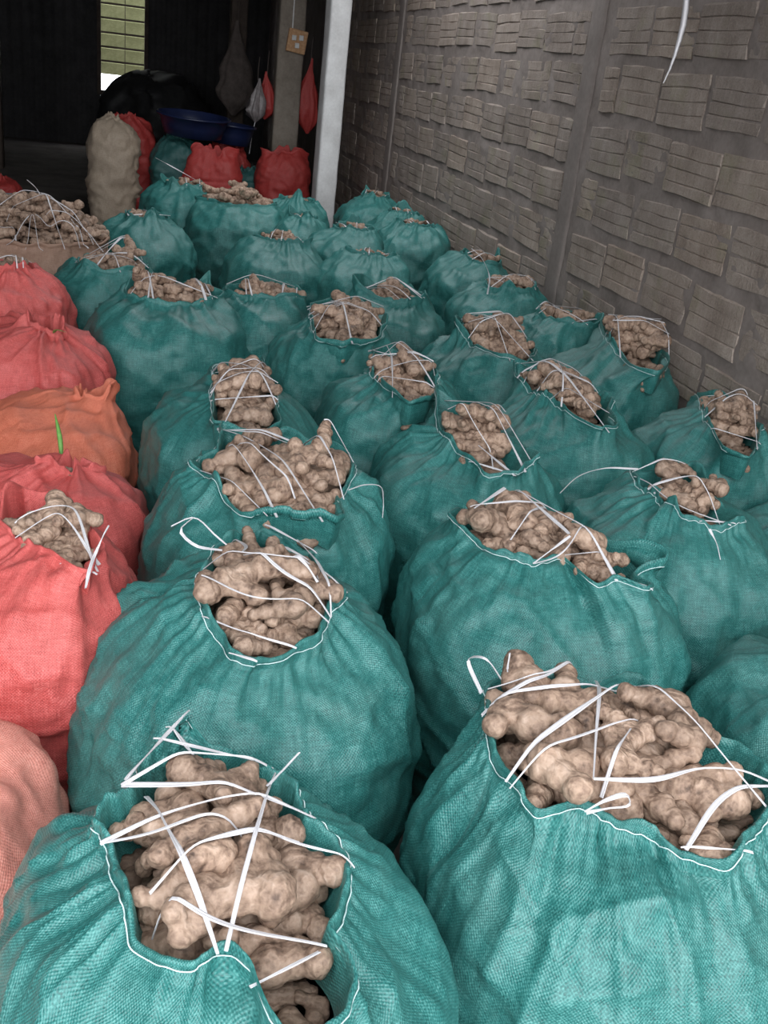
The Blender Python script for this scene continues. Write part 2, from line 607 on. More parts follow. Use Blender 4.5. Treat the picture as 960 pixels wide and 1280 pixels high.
# roof, with a strip left open to the sky above the middle of the room
roof = struct(empty('ceiling', (0, 0, ROOF)))
R0, R1 = XL - 0.3, XW + 0.5
for (x0, x1, y0, y1) in ((R0, R1, ROOF_Y, SKY[2]), (R0, SKY[0], SKY[2], SKY[3]), (SKY[1], R1, SKY[2], SKY[3]), (R0, R1, SKY[3], YB + 0.3)):
    box_obj('roof_sheet', ((x0 + x1) / 2, (y0 + y1) / 2, 0.03), (x1 - x0, y1 - y0, 0.03), M_SHEET, roof)

# white concrete column, weathered post, far left post
o = link('white_column', rough_column('white_column', 1.695, 1.875, 9.15, 9.42, -0.01, ROOF + 0.02, M_WHITE, 0.003, 5))
tag(o, 'white painted concrete column standing behind the far teal sacks', 'column')
post = empty('service_post', (1.71, 11.4, 0))
tag(post, 'weathered grey-brown square post carrying an orange-brown socket plate', 'post')
link('shaft', rough_column('shaft', -0.135, 0.135, -0.1, 0.1, -0.01, ROOF + 0.02, M_POST, 0.005, 8), post)
sp_ = empty_part = box_obj('socket_plate', (0.05, -0.125, 1.84), (0.20, 0.05, 0.22), M_CARD, post, 0.012, (0, 0.12, 0))
for dx, dz in ((-0.035, 0.03), (0.04, 0.035), (0.0, -0.04)):
    q = box_obj('socket', (dx, -0.03, dz), (0.045, 0.02, 0.05), M_WHITE, sp_, 0.006)
box_obj('cable', (0.0, -0.105, 2.15), (0.012, 0.012, 0.45), M_WHITE, post, 0.003)
o = link('timber_post', rough_column('timber_post', -1.70, -1.42, 14.0, 14.25, -0.01, ROOF + 0.02, M_WOOD, 0.006, 9))
tag(o, 'dark timber post at the far left edge of the shed', 'post')

# neighbour's boarded wall outside the window
bw = empty('boarded_wall', (0, 20.2, 0))
tag(bw, 'sunlit yellow-green overlapping boards outside the far window', 'wall')
for r in range(12):
    for c in range(-3, 4):
        w = 0.62
        bmx = bmesh.new()
        add_box(bmx, (0, 0, 0), (w - 0.012, 0.03, 0.20), 0.004, (math.radians(16), 0, 0))
        me = bm_mesh('board', bmx, M_OUT)
        o = link('board', me, bw)
        o.location = (0.085 + c * w - 0.31, 0, 1.10 + r * 0.232)
link('shadow_backing', bm_mesh('shadow_backing', (lambda b: (add_box(b, (0, 0.12, 2.52), (6, 0.05, 3.0)), b)[1])(bmesh.new()), M_WOOD), bw)  # dark sheet behind the gaps stands in for shadow under each board

exec_marker = None
# ------------------------------------------------------------------ ginger roots
def make_root(seed):
    """lobes of one rhizome: list of (centre, radius); a flat hand of knobbly fingers"""
    r = random.Random(seed)
    sph = []
    n = r.choice([2, 3, 3, 4])
    a = r.uniform(0, 6.28)
    p = Vector((0, 0, 0))
    main = []
    for i in range(n):
        rad = r.uniform(0.021, 0.027)
        main.append((p.copy(), rad))
        a += r.uniform(-0.5, 0.5)
        p = p + Vector((math.cos(a), math.sin(a), r.uniform(-0.25, 0.25))) * rad * 1.35
    sph += main
    side = 1
    for i, (c, rad) in enumerate(main):
        for k in range(r.choice([1, 1, 2])):
            side = -side
            b = a + side * r.uniform(0.7, 1.5) + (math.pi if i == 0 and k else 0)
            d = Vector((math.cos(b), math.sin(b), r.uniform(-0.35, 0.35)))
            q = c.copy()
            rr = rad * r.uniform(0.64, 0.86)
            q = q + d * (rad * 0.95)
            sph.append((q.copy(), rr))
            if r.random() < 0.7:
                d2 = (d + Vector((r.uniform(-.5, .5), r.uniform(-.5, .5), r.uniform(-.3, .3)))).normalized()
                q = q + d2 * rr * 1.4
                sph.append((q.copy(), rr * r.uniform(0.78, 0.98)))
                if r.random() < 0.35:
                    q = q + d2 * rr * 1.2
                    sph.append((q.copy(), rr * 0.72))
    cen = sum((s[0] for s in sph), Vector()) / len(sph)
    return [((c - cen), rad) for c, rad in sph]


def root_mesh(sph, seed, voxel, smooth_it):
    bm = bmesh.new()
    for c, rad in sph:
        g = bmesh.ops.create_icosphere(bm, subdivisions=2, radius=rad, matrix=Matrix.Translation(c))
        rr = np.random.RandomState(seed)
        for v in g['verts']:
            v.co = c + (v.co - c) * (1 + rr.uniform(-0.05, 0.05))
    me = bm_mesh('root_src', bm)
    o = bpy.data.objects.new('root_src', me)
    COL.objects.link(o)
    md = o.modifiers.new('r', 'REMESH')
    md.mode = 'VOXEL'
    md.voxel_size = voxel
    sm = o.modifiers.new('s', 'SMOOTH')
    sm.factor = 0.5
    sm.iterations = smooth_it
    dg = bpy.context.evaluated_depsgraph_get()
    out = bpy.data.meshes.new_from_object(o.evaluated_get(dg))
    bpy.data.objects.remove(o)
    out.name = 'ginger_root'
    out.materials.clear()
    out.materials.append(M_GINGER)
    n = len(out.vertices)
    co = np.zeros(n * 3, np.float32)
    out.vertices.foreach_get('co', co)
    nr = np.zeros(n * 3, np.float32)
    out.vertices.foreach_get('normal', nr)
    co = co.reshape(-1, 3)
    nr = nr.reshape(-1, 3)
    # knobbles and growth rings
    d = vnoise(co * 70 + seed, 3) * 0.0022
    best = np.full(n, 9.0)
    ringh = np.zeros(n)
    for c, rad in sph:
        q = np.linalg.norm(co - np.array(c), axis=1)
        h = co @ np.array(Vector((c.x, c.y, c.z)).normalized() if c.length > 1e-4 else (1, 0, 0))
        w = q < best
        best = np.where(w, q, best)
        ringh = np.where(w, h, ringh)
    if voxel < 0.005:
        d += np.maximum(0, np.sin(ringh * 2 * math.pi / 0.011 + seed)) ** 3 * 0.0010
    co = co + nr * d[:, None]
    out.vertices.foreach_set('co', co.ravel().astype(np.float32))
    out.polygons.foreach_set('use_smooth', [True] * len(out.polygons))
    out.update()
    return out


NVAR = 16
ROOTS = []
for s in range(NVAR):
    sp = make_root(100 + s)
    ROOTS.append(dict(sph=sp, hi=root_mesh(sp, s, 0.0036, 3), mid=root_mesh(sp, s, 0.0062, 2), lo=root_mesh(sp, s, 0.0105, 1),
                      C=np.array([list(c) for c, _ in sp]), R=np.array([r for _, r in sp])))
for R_, kind_ in [(r_, k_) for r_ in ROOTS for k_ in ('lo', 'mid')]:
    me = R_[kind_]
    co = np.zeros(len(me.vertices) * 3)
    me.vertices.foreach_get('co', co)
    R_[kind_ + 'v'] = co.reshape(-1, 3)
    me.calc_loop_triangles()
    tri = np.zeros(len(me.loop_triangles) * 3, np.int32)
    me.loop_triangles.foreach_get('vertices', tri)
    R_[kind_ + 'f'] = tri.reshape(-1, 3)


class Rim:
    """closed, star-shaped opening in plan, as radius over angle"""

    def __init__(self, pts):
        pts = np.array(pts, float)
        # centroid of the area
        x, y = pts[:, 0], pts[:, 1]
        x2, y2 = np.roll(x, -1), np.roll(y, -1)
        cr = x * y2 - x2 * y
        A = cr.sum() / 2
        self.area = abs(A)
        self.c = np.array([((x + x2) * cr).sum(), ((y + y2) * cr).sum()]) / (6 * A)
        P = []
        for i in range(len(pts)):
            a, b = pts[i], pts[(i + 1) % len(pts)]
            P.append(a + (b - a) * np.linspace(0, 1, 24, endpoint=False)[:, None])
        P = np.concatenate(P) - self.c
        th = np.arctan2(P[:, 1], P[:, 0])
        r = np.hypot(P[:, 0], P[:, 1])
        N = 360
        self.t = np.linspace(-math.pi, math.pi, N, endpoint=False)
        k = np.round((th + math.pi) / (2 * math.pi) * N).astype(int) % N
        g = np.full(N, np.nan)
        for kk, rr in zip(k, r):
            g[kk] = rr if np.isnan(g[kk]) else max(g[kk], rr)
        ok = ~np.isnan(g)
        g = np.interp(self.t, self.t[ok], g[ok], period=2 * math.pi)
        for _ in range(3):
            g = (np.roll(g, 1) + g * 2 + np.roll(g, -1)) / 4
        self.g = g

    def r(self, th):
        return np.interp(th, self.t, self.g, period=2 * math.pi)

    def rho(self, x, y):
        d = np.stack([np.asarray(x) - self.c[0], np.asarray(y) - self.c[1]], -1)
        return np.hypot(d[..., 0], d[..., 1]) / self.r(np.arctan2(d[..., 1], d[..., 0]))

    def at(self, th, k=1.0):
        return self.c + np.array([math.cos(th), math.sin(th)]) * self.r(th) * k


def pack(rim, zr, seed, n, iters, dome=0.05, sink=0.075, size=1.0, over_rim=0.018):
    rs = np.random.RandomState(seed)
    var = rs.randint(0, NVAR, n)
    scl = rs.uniform(0.78, 1.22, n) * size * float(np.clip(math.sqrt(rim.area) / 0.27, 0.72, 1.0))
    n1 = max(1, int(n * 0.78))
    rots, off, rad, gid = [], [], [], []
    P = np.zeros((n, 3))
    for i in range(n):
        rot = Euler((rs.uniform(-.38, .38) + (math.pi if rs.rand() < .5 else 0), rs.uniform(-.38, .38), rs.uniform(0, 6.28)))
        rots.append(rot)
        M = np.array(rot.to_matrix())
        off.append((ROOTS[var[i]]['C'] * scl[i]) @ M.T)
        rad.append(ROOTS[var[i]]['R'] * scl[i])
        gid += [i] * len(rad[-1])
        bestq, bd = None, -1
        for _ in range(14):
            while True:
                q = rim.c + rs.uniform(-1, 1, 2) * rim.g.max()
                if rim.rho(q[0], q[1]) < 0.90:
                    break
            dd = np.linalg.norm(P[(0 if i < n1 else n1):i, :2] - q, axis=1).min() if i not in (0, n1) else 1
            if dd > bd:
                bestq, bd = q, dd
        q = bestq
        P[i] = (q[0], q[1], zr - sink + (0.025 if i < n1 else 0.065))
    off = np.concatenate(off)
    rad = np.concatenate(rad)
    gid = np.array(gid)
    diff = gid[:, None] != gid[None, :]
    RS = (rad[:, None] + rad[None, :]) * 0.97
    cnt = np.bincount(gid, minlength=n)
    for it in range(iters):
        if it < iters * 0.85:
            P[:, 2] -= 0.0035
        S = P[gid] + off
        D = S[:, None, :] - S[None, :, :]
        dist = np.sqrt((D ** 2).sum(-1)) + 1e-6
        pen = np.where(diff, RS - dist, 0)
        pen = np.maximum(pen, 0)
        push = (D / dist[..., None] * pen[..., None]).sum(1)
        hit = (pen > 0).sum(1)
        acc = np.zeros((n, 3))
        np.add.at(acc, gid, push)
        hc = np.bincount(gid, weights=hit, minlength=n)
        P += np.clip(acc / np.sqrt(np.maximum(hc, 1))[:, None] * 0.6, -.012, .012)
        S = P[gid] + off
        rh = rim.rho(S[:, 0], S[:, 1])
        bulge = np.maximum(0, 1 - rh ** (2 if dome < .2 else 1.3))
        fl = zr - sink + dome * bulge + rad
        df = np.maximum(0, fl - S[:, 2])
        mz = np.zeros(n)
        np.maximum.at(mz, gid, df)
        lid = np.maximum(0, S[:, 2] + rad - (zr + over_rim + dome * bulge))
        ml = np.zeros(n)
        np.maximum.at(ml, gid, lid)
        P[:, 2] += mz - np.minimum(ml, 0.012) * 0.6
        d = S[:, :2] - rim.c
        L = np.hypot(d[:, 0], d[:, 1]) + 1e-6
        over = L + rad * 0.95 + np.where(S[:, 2] < zr, 0.016, 0.0) - rim.r(np.arctan2(d[:, 1], d[:, 0]))
        over = np.where(S[:, 2] < zr + 0.035, np.maximum(0, over), np.maximum(0, over - 0.02))
        m = np.zeros(n)
        np.maximum.at(m, gid, over)
        dirp = P[:, :2] - rim.c
        dirp /= np.linalg.norm(dirp, axis=1)[:, None] + 1e-6
        P[:, :2] -= dirp * m[:, None] * (0.45 if it < iters * 0.93 else 0.9)
    # keep every lobe inside the cloth; a root that cannot fit is left out
    for it in range(14):
        S = P[gid] + off
        d = S[:, :2] - rim.c
        L = np.hypot(d[:, 0], d[:, 1]) + 1e-6
        lim = rim.r(np.arctan2(d[:, 1], d[:, 0]))
        over = L + rad - lim + np.where(S[:, 2] < zr - .02, .012, np.where(S[:, 2] - rad < zr + .012, 0.0, -.03))
        over = np.maximum(0, over)
        acc = np.zeros((n, 2))
        np.add.at(acc, gid, -(d / L[:, None]) * over[:, None])
        hc = np.bincount(gid, weights=over > 0, minlength=n)
        P[:, :2] += acc / np.maximum(hc, 1)[:, None] * 0.9
    S = P[gid] + off
    bad = np.zeros(n)
    np.maximum.at(bad, gid, over)
    keep = bad < 0.012
    if not keep.all() and keep.sum() >= 2:
        km = keep[gid]
        new = np.cumsum(keep) - 1
        var, scl, P = var[keep], scl[keep], P[keep]
        rots = [r_ for r_, k_ in zip(rots, keep) if k_]
        S, rad, gid = S[km], rad[km], new[gid[km]]
        n = int(keep.sum())
    # which ones show: splat the lobes on a grid across the line of sight
    vd = rim_dir(rim.c, zr)
    u = np.cross(vd, [0, 0, 1.0])
    u /= np.linalg.norm(u)
    w = np.cross(u, vd)
    U, W, T = S @ u, S @ w, S @ vd
    res = 0.006
    gu = np.arange(U.min() - .03, U.max() + .03, res)
    gw = np.arange(W.min() - .03, W.max() + .03, res)
    best = np.full((len(gu), len(gw)), 1e9)
    who = np.full((len(gu), len(gw)), -1)
    for k in range(len(S)):
        i0, i1 = np.searchsorted(gu, [U[k] - rad[k], U[k] + rad[k]])
        j0, j1 = np.searchsorted(gw, [W[k] - rad[k], W[k] + rad[k]])
        a = gu[i0:i1, None] - U[k]
        b = gw[None, j0:j1] - W[k]
        q = rad[k] ** 2 - a * a - b * b
        dep = np.where(q > 0, T[k] - np.sqrt(np.maximum(q, 0)), 1e9)
        sub = best[i0:i1, j0:j1]
        mk = dep < sub
        best[i0:i1, j0:j1] = np.where(mk, dep, sub)
        who[i0:i1, j0:j1] = np.where(mk, gid[k], who[i0:i1, j0:j1])
    vis = np.bincount(who[who >= 0].ravel(), minlength=n) * res * res
    # a bed of roots underneath
    bed = []
    e = rim.g.max()
    for bx in np.arange(-e, e, 0.050):
        for by in np.arange(-e, e, 0.050):
            q = rim.c + np.array([bx, by]) + rs.uniform(-.015, .015, 2)
            rq = float(rim.rho(q[0], q[1]))
            if rq < 0.95:
                for _ in range(9):
                    bv, bs = rs.randint(NVAR), rs.uniform(.75, 1.0) * (1 - .07 * _)
                    be = Euler((rs.uniform(-.4, .4), rs.uniform(-.4, .4), rs.uniform(0, 6.28)))
                    bc = (ROOTS[bv]['C'] * bs) @ np.array(be.to_matrix()).T
                    bl = np.hypot(q[0] + bc[:, 0] - rim.c[0], q[1] + bc[:, 1] - rim.c[1]) + ROOTS[bv]['R'] * bs + .008
                    if (bl < rim.r(np.arctan2(q[1] + bc[:, 1] - rim.c[1], q[0] + bc[:, 0] - rim.c[0]))).all():
                        bed.append((bv, bs, be, np.array([q[0], q[1], zr - sink - .012 + dome * max(0, 1 - rq ** (2 if dome < .2 else 1.3)) + rs.uniform(-.012, .008)])))
                        break
    return dict(var=var, scl=scl, rots=rots, P=P, S=S, rad=rad, vis=vis, bed=bed)


def rim_dir(c, z):
    d = np.array([c[0], c[1], z]) - CAM
    return d / np.linalg.norm(d)


# ------------------------------------------------------------------ sacks
def cubic(xk, yk, x):
    """smooth interpolation through keys (Catmull-Rom slopes)"""
    xk, yk = np.array(xk, float), np.array(yk, float)
    m = np.gradient(yk, xk)
    i = np.clip(np.searchsorted(xk, x) - 1, 0, len(xk) - 2)
    h = xk[i + 1] - xk[i]
    t = (x - xk[i]) / h
    return ((2 * t**3 - 3 * t**2 + 1) * yk[i] + (t**3 - 2 * t**2 + t) * h * m[i] + (-2 * t**3 + 3 * t**2) * yk[i + 1] + (t**3 - t**2) * h * m[i + 1])


def sack_shape(body, rim, zr, seed, nt, ns, mat, ties=(), crumple=1.0, lip=0.016, squash=1.0, sag=1.0, rimvar=0.012, ears=None):
    """fabric of a full sack: from the floor up the bulging side, over the shoulder to the rim, and a lip turned inside.
    body = (cx, cy, rx, ry, rot)"""
    cx, cy, rx, ry, rot = body
    th = np.linspace(-math.pi, math.pi, nt, endpoint=False)
    ex = 2.5
    a = th - rot
    rb = (np.abs(np.cos(a) / rx) ** ex + np.abs(np.sin(a) / ry) ** ex) ** (-1 / ex)
    rb = rb * (1 + 0.035 * vnoise(np.stack([np.cos(th) * 1.3, np.sin(th) * 1.3, th * 0], -1), seed))
    rr = rim.r(th)
    pinch = np.zeros(nt)
    fan = np.zeros(nt)
    for t in ties:
        d = (th - t + math.pi) % (2 * math.pi) - math.pi
        pinch += np.exp(-(d * rr / 0.030) ** 2)
        fan += np.exp(-(d * rr / 0.060) ** 2) * np.cos(2 * math.pi * d * rr / 0.026)
    pinch = np.minimum(pinch, 1)
    s = np.linspace(0, 1, ns)
    K = [0, .05, .12, .26, .42, .58, .70, .80, .90, 1.0]
    zf = cubic(K, [0, .0, .05, .22, .44, .665, .83, .925, .978, 1.0], s)
    kb = cubic(K, [.50, .74, .83, .925, 1.0, 1.015, .965, .88, .80, .78], s)
    wr = np.clip(cubic(K, [0, 0, 0, 0, 0, .0, .08, .34, .70, 1.0], s), 0, 1)
    dirs = np.stack([np.cos(th), np.sin(th)], -1)
    B = np.array([cx, cy]) + dirs[None] * (rb[None, :] * kb[:, None])[..., None]
    Rm = rim.c + dirs[None] * rr[None, :, None]
    XY = B * (1 - wr)[:, None, None] + Rm * wr[:, None, None]
    rz = rimvar * vnoise(np.stack([np.cos(th) * 2.2, np.sin(th) * 2.2, th * 0 + 5], -1), seed + 1) + 0.010 * pinch
    if ears is None:
        er = np.random.RandomState(seed + 77)
        ears = [(er.uniform(-3.1, 3.1), er.uniform(.012, .045), er.uniform(.02, .05), er.uniform(0, .03)) for _ in range(er.randint(1, 4))]
    earz, earo = np.zeros(nt), np.zeros(nt)
    for (ea, eh, ew, eo) in ears:
        d = (th - ea + math.pi) % (2 * math.pi) - math.pi
        g_ = np.exp(-(d * rr / ew) ** 2)
        earz += eh * g_
        earo += eo * g_
    rz = rz + earz
    XY = XY + dirs[None] * (earo[None, :] * (wr ** 3)[:, None])[..., None]
    Z = zr * zf[:, None] + rz[None, :] * (wr ** 2)[:, None]
    V = np.concatenate([XY, np.broadcast_to(Z[..., None], XY.shape[:2] + (1,))], -1)
    # normals from the grid
    dth = np.roll(V, -1, 1) - np.roll(V, 1, 1)
    ds = np.gradient(V, axis=0)
    N = np.cross(dth, ds)
    N /= np.linalg.norm(N, axis=-1)[..., None] + 1e-9
    # folds
    ang = np.stack([np.cos(th), np.sin(th)], -1)
    A3 = np.zeros((ns, nt, 3))
    warp = vnoise(V * 5, seed + 9) * 0.25
    sh = np.clip((zf - 0.50) / 0.35, 0, 1)[:, None]          # 1 on the shoulder
    lo = np.clip((0.95 - zf) / 0.3, 0, 1)[:, None] * np.clip(zf / 0.06, 0, 1)[:, None]
    edge = np.clip((1 - s) / 0.05, 0, 1)[:, None]
    disp = 0.020 * vnoise(V * 5.5, seed) + 0.0085 * vnoise(V * 14, seed + 2)
    disp += 0.005 * vnoise(V * 27, seed + 4)
    A3[..., 0] = ang[None, :, 0] * 3.4 + warp
    A3[..., 1] = ang[None, :, 1] * 3.4 + warp
    A3[..., 2] = s[:, None] * 2.0
    pl = ridge(A3, seed + 5, 3.0)
    A3b = A3 * np.array([2.3, 2.3, 1.6])
    pl2 = ridge(A3b, seed + 6, 2.5)
    msk = np.clip(0.55 + 0.9 * vnoise(V * 4.2 + 7, seed + 31), 0.1, 1.3)
    neck_ = np.clip(rr / 0.13, 0.25, 1.0)[None, :]
    disp += sh * (0.020 * (pl - 0.4) + 0.010 * (pl2 - 0.4)) * crumple * msk * neck_
    Hh = np.stack([V[..., 0] * 2.4, V[..., 1] * 2.4, V[..., 2] * 15 + vnoise(V * 4, seed + 12) * 1.6], -1)
    msk2 = np.clip(0.5 + 1.0 * vnoise(V * 3.3 + 17, seed + 32), 0.0, 1.4)
    disp += lo * (0.015 * (ridge(Hh, seed + 7, 5.0) - 0.25) + 0.005 * (ridge(Hh * 1.9, seed + 8, 3.0) - 0.3)) * sag * msk2
    diag = np.stack([(V[..., 0] + V[..., 2]) * 6, (V[..., 1] - V[..., 2]) * 6, V[..., 2] * 3 + V[..., 0] * 2], -1)
    disp += 0.010 * (ridge(diag, seed + 11, 5.0) - 0.25) * min(crumple, 1.4)
    diag2 = np.stack([(V[..., 0] - V[..., 2] * .8) * 7, (V[..., 1] + V[..., 2] * .6) * 7, V[..., 2] * 4 - V[..., 1] * 2], -1)
    disp += 0.008 * (ridge(diag2, seed + 13, 5.0) - 0.25) * min(crumple, 1.4)
    fade = np.exp(-((1 - s) / 0.22) ** 2)[:, None]
    disp -= 0.026 * pinch[None, :] * fade * (1 - 0.6 * fade)
    disp -= 0.0045 * np.clip(fan, -1.2, 1.2)[None, :] * np.exp(-((1 - s) / 0.16) ** 2)[:, None]
    disp = disp * (0.35 + 0.65 * edge)
    flat = np.clip(zf / 0.10, 0, 1)[:, None]
    V = V + N * (disp * flat)[..., None]
    V[..., 2] = np.maximum(V[..., 2], 0.0)
    V[0, :, 2] = 0
    # lip: a little up, over, and down inside
    top = V[-1]
    inw = (rim.c - top[:, :2])
    inw /= np.linalg.norm(inw, axis=1)[:, None]
    wav = 0.5 + 0.9 * np.clip(vnoise(np.stack([np.cos(th) * 4, np.sin(th) * 4, th * 0], -1), seed + 20) + 0.3, 0, 1)
    rows = []
    for (di, dz) in ((-.002, .6), (.001, 1.0), (.005, .98), (.008, .4), (.012, -.8), (.016, -2.6), (.03, -5.2)):
        q = top.copy()
        q[:, :2] += inw * (di * (1 if di < .01 else 1))
        q[:, 2] += dz * lip * (wav if dz > 0 else 1)
        rows.append(q)
    V = np.concatenate([V, np.array(rows)], 0)
    nr = len(V)
    # UV in metres: round the middle, and along the profile
    per = (rb.mean()) * th
    prof = np.concatenate([[0], np.cumsum(np.linalg.norm(np.diff(V.mean(1) * 0 + V[:, 0], axis=0), axis=-1))])
    uv = np.zeros((nr, nt, 2))
    uv[..., 0] = per[None, :]
    uv[..., 1] = prof[:, None]
    me = mesh_np('fabric', V.reshape(-1, 3), ring_faces(nr, nt), mat, True, uv.reshape(-1, 2))
    return me, V, ns


def tube(name, pts, r, mat, parent, n=5):
    pts = np.array(pts, float)
    T = np.gradient(pts, axis=0)
    T /= np.linalg.norm(T, axis=1)[:, None] + 1e-9
    up = np.array([0, 0, 1.0])
    A = np.cross(T, up)
    nrm = np.linalg.norm(A, axis=1)
    A[nrm < 1e-3] = (1, 0, 0)
    A /= np.linalg.norm(A, axis=1)[:, None]
    Bv = np.cross(A, T)
    an = np.linspace(0, 2 * math.pi, n, endpoint=False)
    V = pts[:, None] + (A[:, None] * np.cos(an)[None, :, None] + Bv[:, None] * np.sin(an)[None, :, None]) * r
    return link(name, mesh_np(name, V.reshape(-1, 3), ring_faces(len(pts), n), mat), parent)


def ribbon(name, pts, width, mat, parent, seed=0, twist=0.35, mesh_only=False):
    """flat plastic string: thin lens section that rolls a little along its length"""
    pts = np.array(pts, float)
    n = len(pts)
    T = np.gradient(pts, axis=0)
    T /= np.linalg.norm(T, axis=1)[:, None] + 1e-9
    A = np.cross(T, [0, 0, 1.0])
    nn = np.linalg.norm(A, axis=1)
    A[nn < 0.15] = np.array([RT[0], RT[1], 0.0])
    A /= np.linalg.norm(A, axis=1)[:, None]
    Bv = np.cross(A, T)
    t = np.linspace(0, 1, n)
    rs = np.random.RandomState(seed)
    ph = twist * np.sin(t * rs.uniform(2, 6) + rs.uniform(0, 6)) + rs.uniform(-.25, .25)
    A2 = A * np.cos(ph)[:, None] + Bv * np.sin(ph)[:, None]
    B2 = Bv * np.cos(ph)[:, None] - A * np.sin(ph)[:, None]
    w = width * (0.75 + 0.35 * np.sin(t * rs.uniform(3, 9) + rs.uniform(0, 6)))
    sec = [(-1, 0), (-.5, .5), (.2, .25), (.6, .55), (1, 0), (.5, -.4), (-.4, -.4)]
    V = np.zeros((n, len(sec), 3))
    for k, (a, b) in enumerate(sec):
        V[:, k] = pts + A2 * (a * w / 2)[:, None] + B2 * (b * 0.0022)
    uv = np.zeros((n, len(sec), 2))
    uv[..., 0] = t[:, None]
    uv[..., 1] = (np.arange(len(sec)) / 100)[None, :]
    me = mesh_np(name, V.reshape(-1, 3), ring_faces(n, len(sec)), mat, False, uv.reshape(-1, 2))
    return link(name, me, parent)


def smooth_path(pts, n):
    pts = np.array(pts, float)
    d = np.concatenate([[0], np.cumsum(np.linalg.norm(np.diff(pts, axis=0), axis=1))])
    t = np.linspace(0, d[-1], n)
    if len(pts) < 3:
        return np.stack([np.interp(t, d, pts[:, k]) for k in range(pts.shape[1])], -1)
    return np.stack([cubic(d, pts[:, k], t) for k in range(pts.shape[1])], -1)


def taut(xy, S, rad, rim, zr, slack=False):
    """height of a string pulled tight over the heap along plan points xy"""
    H = np.full(len(xy), zr - 0.03)
    rh = rim.rho(xy[:, 0], xy[:, 1])
    H = np.where(rh > 0.97, zr + 0.014 - 0.10 * np.maximum(0, rh - 1), H)
    if S is not None:
        d2 = ((xy[:, None, :] - S[None, :, :2]) ** 2).sum(-1)
        q = rad[None, :] ** 2 - d2
        top = np.where(q > 0, S[None, :, 2] + np.sqrt(np.maximum(q, 0)), -1)
        H = np.maximum(H, top.max(1) + 0.003)
    d = np.concatenate([[0], np.cumsum(np.linalg.norm(np.diff(xy, axis=0), axis=1))])
    hull = []
    for i in range(len(d)):
        while len(hull) >= 2:
            a, b = hull[-2], hull[-1]
            if (H[b] - H[a]) * (d[i] - d[a]) <= (H[i] - H[a]) * (d[b] - d[a]):
                hull.pop()
            else:
                break
        hull.append(i)
    z = np.interp(d, d[hull], H[hull])
    if slack:
        k = max(2, len(H) // 8)
        zz = np.array([H[max(0, i - k):i + k + 1].max() for i in range(len(H))])
        for _ in range(4):
            zz[1:-1] = (zz[:-2] + 2 * zz[1:-1] + zz[2:]) / 4
        z = np.minimum(z, np.maximum(zz, H))
    for _ in range(2):
        z[1:-1] = (z[:-2] + 2 * z[1:-1] + z[2:]) / 4
    return z + 0.002


HEAPS = []          # (distance, packed heap, label, group)


def px_rim(poly, zr, scale, ox, oy):
    return [atz(ox + x / scale, oy + y / scale, zr)[:2] for x, y in poly]


def ell_rim(cx, cy, a, b, ang, seed, wob=0.16):
    rs = np.random.RandomState(seed)
    th = np.linspace(0, 2 * math.pi, 40, endpoint=False)
    k = 1 + wob * vnoise(np.stack([np.cos(th) * 1.6, np.sin(th) * 1.6, th * 0 + seed], -1), seed)
    x, y = a * np.cos(th) * k, b * np.sin(th) * k
    c, s = math.cos(ang), math.sin(ang)
    return [(cx + x_ * c - y_ * s, cy + x_ * s + y_ * c) for x_, y_ in zip(x, y)]


